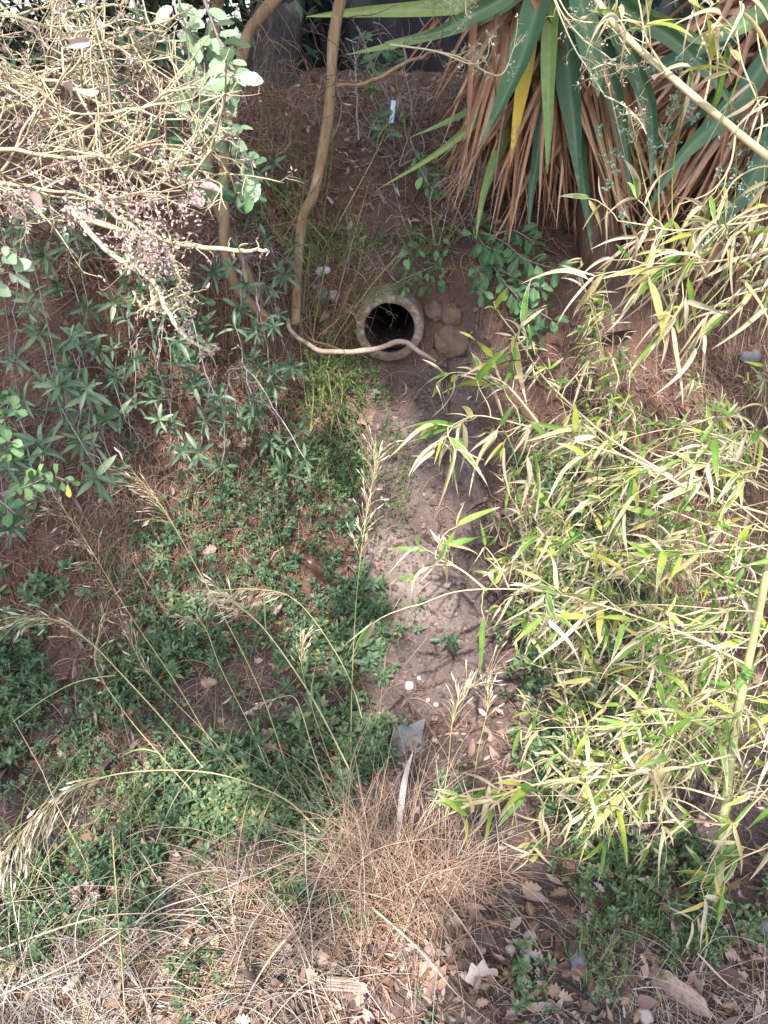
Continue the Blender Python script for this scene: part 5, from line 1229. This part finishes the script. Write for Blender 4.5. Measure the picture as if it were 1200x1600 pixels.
# broken curved strip of bark, thin dark stick, dried seed heads
l = spline(lift([(1018, 1512), (1045, 1540), (1075, 1562), (1110, 1590)], .01, .015), 24); m = MB(); strip_leaf(m, l, .036, np.array([0, -.3, 1.0]), lambda t: np.clip(np.minimum(t / .2, (1 - t) / .15), .2, 1), .5, .3, .2)
tag(m.build('bark_strip', M['dead_log']), 'flat curled strip of brown bark on the litter at lower right', 'bark')
l = spline(lift([(880, 1536), (920, 1560), (955, 1580), (985, 1604)], .01, .012), 20); m = MB(); tubes(m, l, np.linspace(.0045, .003, 20)[None], 8); fork(m, l, 4, .2, .9, (.03, .06), .001)
tag(m.build('stick', M['trunk_dark']), 'thin dark stick lying on the litter at lower right', 'stick')
l = spline(lift([(510, 1545), (560, 1548)], .012), 8); m = MB()
for k in range(5): tubes(m, l + np.array([0, k * .005, .002 * (k % 2)]), .003, 6)
tag(m.build('splintered_wood', M['dead_log']), 'splintered piece of grey wood below the pale dry grass', 'wood')
c = g1(137, 1420, .04); m = MB(); n = 140; d = rand_unit(n); leaves(m, c + d * .012, d, rand_unit(n), .02, .006, lance, 4, .1, .5)
tag(m.build('seed_head', M['seed']), 'round brown dried seed head among green leaves at lower left', 'seed head')
# blue-grey weed and dry flower twigs in front of the yucca
t = thing('rue_plant', 'blue grey fine leaved weed hanging in front of the yucca', 'weed', P(1060, 520, 1.7)); st, lf = MB(), MB()
for a in [[(1060, 520), (1030, 330), (1040, 220), (1060, 150)], [(1060, 520), (1100, 400), (1145, 330), (1150, 200)], [(1060, 520), (1010, 300), (990, 220), (960, 190)], [(1060, 520), (1150, 420), (1190, 300), (1195, 220)], [(1060, 520), (1050, 300), (1063, 190), (1065, 125)], [(1060, 520), (1000, 380), (960, 300), (935, 240)], [(1060, 520), (1180, 350), (1150, 260), (1165, 195)]]:
    l = px(a, 24, 1.85, 1.7); tubes(st, l, np.linspace(.0018, .0008, 24)[None], 5)
    for tw in fork(st, l, 10, .3, 1, (.02, .06), .0007, .15, 0, .8, 6, 3, depth=1, along=.8):
        if RNG.random() < .6:
            n = 9; leaves(lf, tw[-1] + rand_unit(n) * .004, rand_unit(n), rand_unit(n), RNG.uniform(.006, .011, n), .004, obovate, 4, .1, .2)
st.build('stem', M['twig_green'], t); lf.build('foliage', M['rue'], t)
t = thing('dry_weed', 'sunlit dry weed of pale spiky twigs hanging in front of the long yucca leaves', 'weed', P(890, -60, 1.35)); st, sd = MB(), MB()
for a in [[(850, -60), (872, 10), (910, 60), (945, 85), (975, 110)], [(850, -60), (868, 5), (895, 70), (920, 110), (945, 150)], [(945, 150), (975, 165), (1000, 190), (1010, 210)], [(850, -60), (890, 25), (950, 40), (985, 85)], [(700, -50), (725, -8), (728, 20), (735, 30)], [(640, -40), (680, -10), (705, 8)], [(905, 30), (930, 20), (950, 18)], [(920, 110), (950, 100), (980, 108)], [(680, 80), (720, 90), (780, 118), (805, 70)], [(610, 70), (680, 80), (735, 100), (760, 90), (765, 60)]]:
    l = px(a, 20, 1.4, 1.36); tubes(st, l, np.linspace(.0018, .0009, 20)[None], 5, tint=.8)
    for tw in fork(st, l, 16, .25, 1, (.012, .05), .0008, .2, 0, 1.0, 5, 3, tint=.7, depth=1): 
        if RNG.random() < .3: dried_head(sd, tw[-1], 3, .006)
st.build('twig', M['twig_olive'], t); sd.build('dried_flower', M['spike'], t)

# ------------------------------------------------------------------ small man-made and bright things
l = px([(611, 192, 2.35), (613, 176, 2.35), (615, 157, 2.35)], 8); m = MB()
V = []
for c in l:
    for s, dd in ((-1, -1), (1, -1), (1, 1), (-1, 1)): V.append(c + np.array([s * .0068, dd * .0012, 0]))
idx = np.arange(32).reshape(8, 4); r_ = np.roll(idx, -1, 1)
m.add(V, np.vstack([np.stack([idx[:-1], r_[:-1], r_[1:], idx[1:]], -1).reshape(-1, 4), idx[:1, ::-1], idx[-1:]])); tag(m.build('plant_tag', M['plastic'], smooth=False), 'pale blue plastic plant tag stuck in the soil at the top centre', 'plant tag')
m = MB(); lumps(m, [g1(207, 440, 0, .07)], .007, 1, .05); tag(m.build('berry', M['berry']), 'small bright red berry under the pink flower spray', 'berry')
m = MB(); lumps(m, [g1(593, 884, 0, .02)], .004, 1, .05); tag(m.build('berry', M['berry']), 'tiny red berry in the weeds left of the bare channel', 'berry')

# ------------------------------------------------------------------ behind the bank
def build_trunk(name, label, cat, pts, d, w, mat):
    l = px(pts, 40, d, d); b = l[-1]; t = thing(name, label, cat, b); m = MB(); n = 28
    a = np.linspace(0, 2 * np.pi, n, endpoint=False); V = []
    for k, c in enumerate(l):
        r = wpx(w, d) / 2 * (1 + .12 * fbm(np.cos(a) * 3 + 9, np.sin(a) * 3 + k * .05, 700, 3) + .05 * fbm(np.cos(a) * 9, np.sin(a) * 9 + k * .12, 710, 2)) * (1 + .35 * max(0, (k - 30) / 10) ** 2)
        V.append(c + np.stack([np.cos(a) * r, np.sin(a) * r, np.zeros(n)], 1))
    idx = np.arange(40 * n).reshape(40, n); r_ = np.roll(idx, -1, 1)
    m.add(np.concatenate(V), np.stack([idx[:-1], idx[1:], r_[1:], r_[:-1]], -1).reshape(-1, 4), attr=np.full((40 * n, 4), .5)); m.build('trunk', M[mat], t)
    return t, l
t, l = build_trunk('tree', 'dark grey tree trunk standing on top of the bank behind the twin stems', 'tree', [(452, -700), (445, -250), (436, 0), (428, 80), (425, 150)], 2.95, 84, 'trunk_dark')
top = l[0]; br, cr = MB(), MB()
lims = wander(np.repeat(top[None], 9, 0), unit(np.array([0, .4, .8]) + RNG.normal(size=(9, 3)) * .6), 1.5, 8, .15); tubes(br, lims, np.linspace(.07, .02, 8)[None], 7)
for L_ in lims: fork(br, L_, 8, .3, 1, (.3, .8), .012, .2, 0, 1, 6, 4)
c = np.repeat(lims[:, 2:].reshape(-1, 3), 60, 0); c = c + RNG.normal(size=c.shape) * .35
leaves(cr, c, rand_unit(len(c)), unit(np.array([0, 0, 1]) + rand_unit(len(c)) * .8), .09, .05, ovate, 4, .1, .2); br.build('branch', M['trunk_dark'], t); cr.build('crown', M['canopy'], t)
# dark shade cloth hung along the top of the bank
t = thing('shade_cloth', 'dark blue black shade cloth hung behind the bank at the top centre', 'cloth', (0.2, 3.9, 1.42)); m = MB()
xs = np.linspace(-.55, 1.3, 90); zs = np.linspace(1.36, 2.15, 40); X, Z = np.meshgrid(xs, zs)
Y = 3.9 + .03 * np.sin(X * 17 + .6 * np.sin(Z * 5)) + .06 * fbm(X * 4, Z * 2, 720, 3); V = np.stack([X, Y, Z], -1).reshape(-1, 3); idx = np.arange(3600).reshape(40, 90)
m.add(V, np.stack([idx[:-1, :-1], idx[:-1, 1:], idx[1:, 1:], idx[1:, :-1]], -1).reshape(-1, 4)); m.build('cloth', M['tarp'], t)
for x in (-.55, .38, 1.3): m = MB(); tubes(m, [[x, 3.93, 1.3], [x, 3.93, 2.2]], .018, 8); m.build('post', M['twig_grey'], t)
def hedge(label, x0, x1, y, z0, z1, n):
    t = thing('hedge', label, 'hedge', ((x0 + x1) / 2, y, z0)); st, lf = MB(), MB()
    k = 40; s = np.stack([RNG.uniform(x0, x1, k), y + RNG.normal(size=k) * .2, np.full(k, z0 - .05)], 1)
    w = wander(s, np.array([0, 0, 1.0]), RNG.uniform(.6, 1.0, k) * (z1 - z0), 9, .18); tubes(st, w, np.linspace(.02, .004, 9)[None], 5)
    p = np.stack([RNG.uniform(x0, x1, n), y + RNG.normal(size=n) * .28, z0 + (z1 - z0) * RNG.random(n) ** .8], 1)
    p[:, 2] += .25 * vnoise(p[:, 0] * 2, p[:, 1] * 2, 730)
    leaves(lf, p, unit(RNG.normal(size=(n, 3)) + np.array([0, -.3, 0])), unit(np.array([0, -.5, .7]) + RNG.normal(size=(n, 3)) * .5), RNG.uniform(.05, .10, n), RNG.uniform(.025, .045, n), ovate, 4, .15, .25)
    st.build('stem', M['trunk_dark'], t); lf.build('foliage', M['hedge'], t)
hedge('dark evergreen hedge behind the bank at the upper left', -3.6, -.2, 3.9, 1.4, 3.6, 26000)
hedge('tall dark hedge closing the view behind the second yucca', .4, 4.4, 4.2, 1.4, 3.9, 26000)
hedge('dark hedge far behind the yuccas and the shade cloth', -.6, 4.2, 4.7, 1.4, 3.8, 26000)

# ------------------------------------------------------------------ unseen oak behind the viewer, crown shaped to shade the bank around sunlit gaps
def build_shade_oak():
    t = thing('unseen_shade_oak', 'large unseen oak tree behind the viewpoint, its crown shaped to dapple the bank', 'tree', (2.3, -5.2, 0.0))
    lit = []
    for u in range(-60, 340, 60):
        for v in range(-40, 440, 60):
            if not (u > 260 and v > 300): lit.append((P(u, v, 1.1), .15))
    for u, v in [(280, 20), (310, 80), (340, 140), (360, 200), (385, 120), (385, 255), (300, 10)]: lit.append((P(u, v, 1.15), .13))
    for a in [[(1205, 805), (1090, 770), (1000, 722), (900, 690), (830, 668), (780, 655), (700, 668)], [(960, 690), (900, 640), (850, 590), (820, 545), (800, 515)], [(1170, 1040), (1080, 995), (1000, 965), (920, 940), (850, 925), (780, 920), (710, 925), (655, 945)], [(1060, 1200), (970, 1212), (900, 1215), (840, 1225), (760, 1250)]]:
        for u, v in a: lit.append((P(u, v, 1.34), .09))
    for u in range(960, 1260, 70):
        for v in range(0, 520, 70): lit.append((P(u, v, 1.27), .09))
    for u in range(820, 1240, 60):
        for v in range(640, 1340, 60):
            if RNG.random() < .6: lit.append((P(u, v, 1.45), .05))
    for q in [[(236, 445), (262, 490), (295, 530), (330, 550)], [(300, 385), (360, 392), (410, 391)]]:
        for u, v in q: lit.append((P(u, v, 1.03), .12))
    for u, v in [(900, 40), (950, 90), (1000, 190), (860, 0), (940, 150)]: lit.append((P(u, v, 1.36), .07))
    for u, v in [(20, 1480), (100, 1500), (60, 1560), (160, 1540), (-60, 1520), (230, 1580), (0, 1600), (100, 1600), (350, 1560), (470, 1590), (250, 1480), (400, 1480), (300, 1540), (600, 1610)]: lit.append((g1(u, v), .11))
    for u, v in [(640, 890), (600, 960), (650, 960)]: lit.append((g1(u, v), .03))
    for q in lift([(200, 1218), (110, 1246), (50, 1290), (5, 1345)], .19, .26): lit.append((q, .10))
    for u, v in [(620, 1260), (600, 1300), (660, 1330), (440, 1520), (570, 1440), (60, 1290), (20, 1350), (110, 1240)]: lit.append((g1(u, v, .08), .09))
    lit = [(q, r * 1.35) for q, r in lit]
    LP = np.array([q for q, _ in lit]); LR = np.array([r for _, r in lit])
    n = 5900
    tgt = G(RNG.uniform(-500, 1700, n), RNG.uniform(-60, 1800, n))
    tgt[:900] = G(RNG.uniform(-350, 600, 900), RNG.uniform(620, 1430, 900)); tgt[900:1200] = G(RNG.uniform(420, 900, 300), RNG.uniform(300, 620, 300)); tgt[1500:2100] = G(RNG.uniform(550, 820, 600), RNG.uniform(540, 1260, 600)); tgt[2100:2700] = G(RNG.uniform(380, 900, 600), RNG.uniform(110, 420, 600)); tgt[1200:1500] = G(RNG.uniform(780, 1300, 300), RNG.uniform(1330, 1640, 300))
    back = (RNG.random(n) < .36) & (np.arange(n) >= 2700)
    tgt[back] = np.array([CAM + RNG.uniform(1.9, 4.8) * ray(RNG.uniform(-500, 1700), RNG.uniform(-300, 300)) for _ in range(back.sum())])
    c = tgt + TO_SUN * RNG.uniform(6.3, 8.6, n)[:, None]
    rel = c[:, None] - LP[None]; al = rel @ TO_SUN
    perp = np.linalg.norm(rel - al[..., None] * TO_SUN, axis=2)
    bad = ((perp < LR + .10) & (al > 0)).any(1)
    c = c[~bad | (RNG.random(n) < .02)]
    m = len(c); k = 15
    br, cr = MB(), MB()
    tw = wander(c - unit(RNG.normal(size=(m, 3)) + [0, 0, -.3]) * .08, rand_unit(m), .16, 5, .2); tubes(br, tw, .003, 3)
    p = np.repeat(c, k, 0) + np.clip(RNG.normal(size=(m * k, 3)), -1.6, 1.6) * .05
    leaves(cr, p, rand_unit(m * k), unit(TO_SUN + RNG.normal(size=(m * k, 3)) * .6), RNG.uniform(.06, .10, m * k), RNG.uniform(.035, .055, m * k), obovate, 5, .1, .2)
    tr = MB(); l = spline([[2.3, -5.2, -.05], [2.25, -5.1, 1.6], [2.0, -4.8, 3.4], [1.5, -4.3, 5.0]], 30); tubes(tr, l, np.linspace(.22, .13, 30)[None] * (1 + .1 * fbm(np.linspace(0, 9, 30), np.zeros(30), 800, 2)), 18, tint=.5)
    ends = c[RNG.choice(m, 26, replace=False)]
    for e in ends: tubes(tr, spline([l[RNG.integers(20, 30)], (l[-1] + e) / 2 + RNG.normal(size=3) * .12 + [0, 0, .25], e], 14), np.linspace(.016, .005, 14)[None], 6)
    tr.build('trunk', M['trunk_dark'], t); br.build('twig', M['trunk_dark'], t); cr.build('crown', M['canopy'], t)
build_shade_oak()
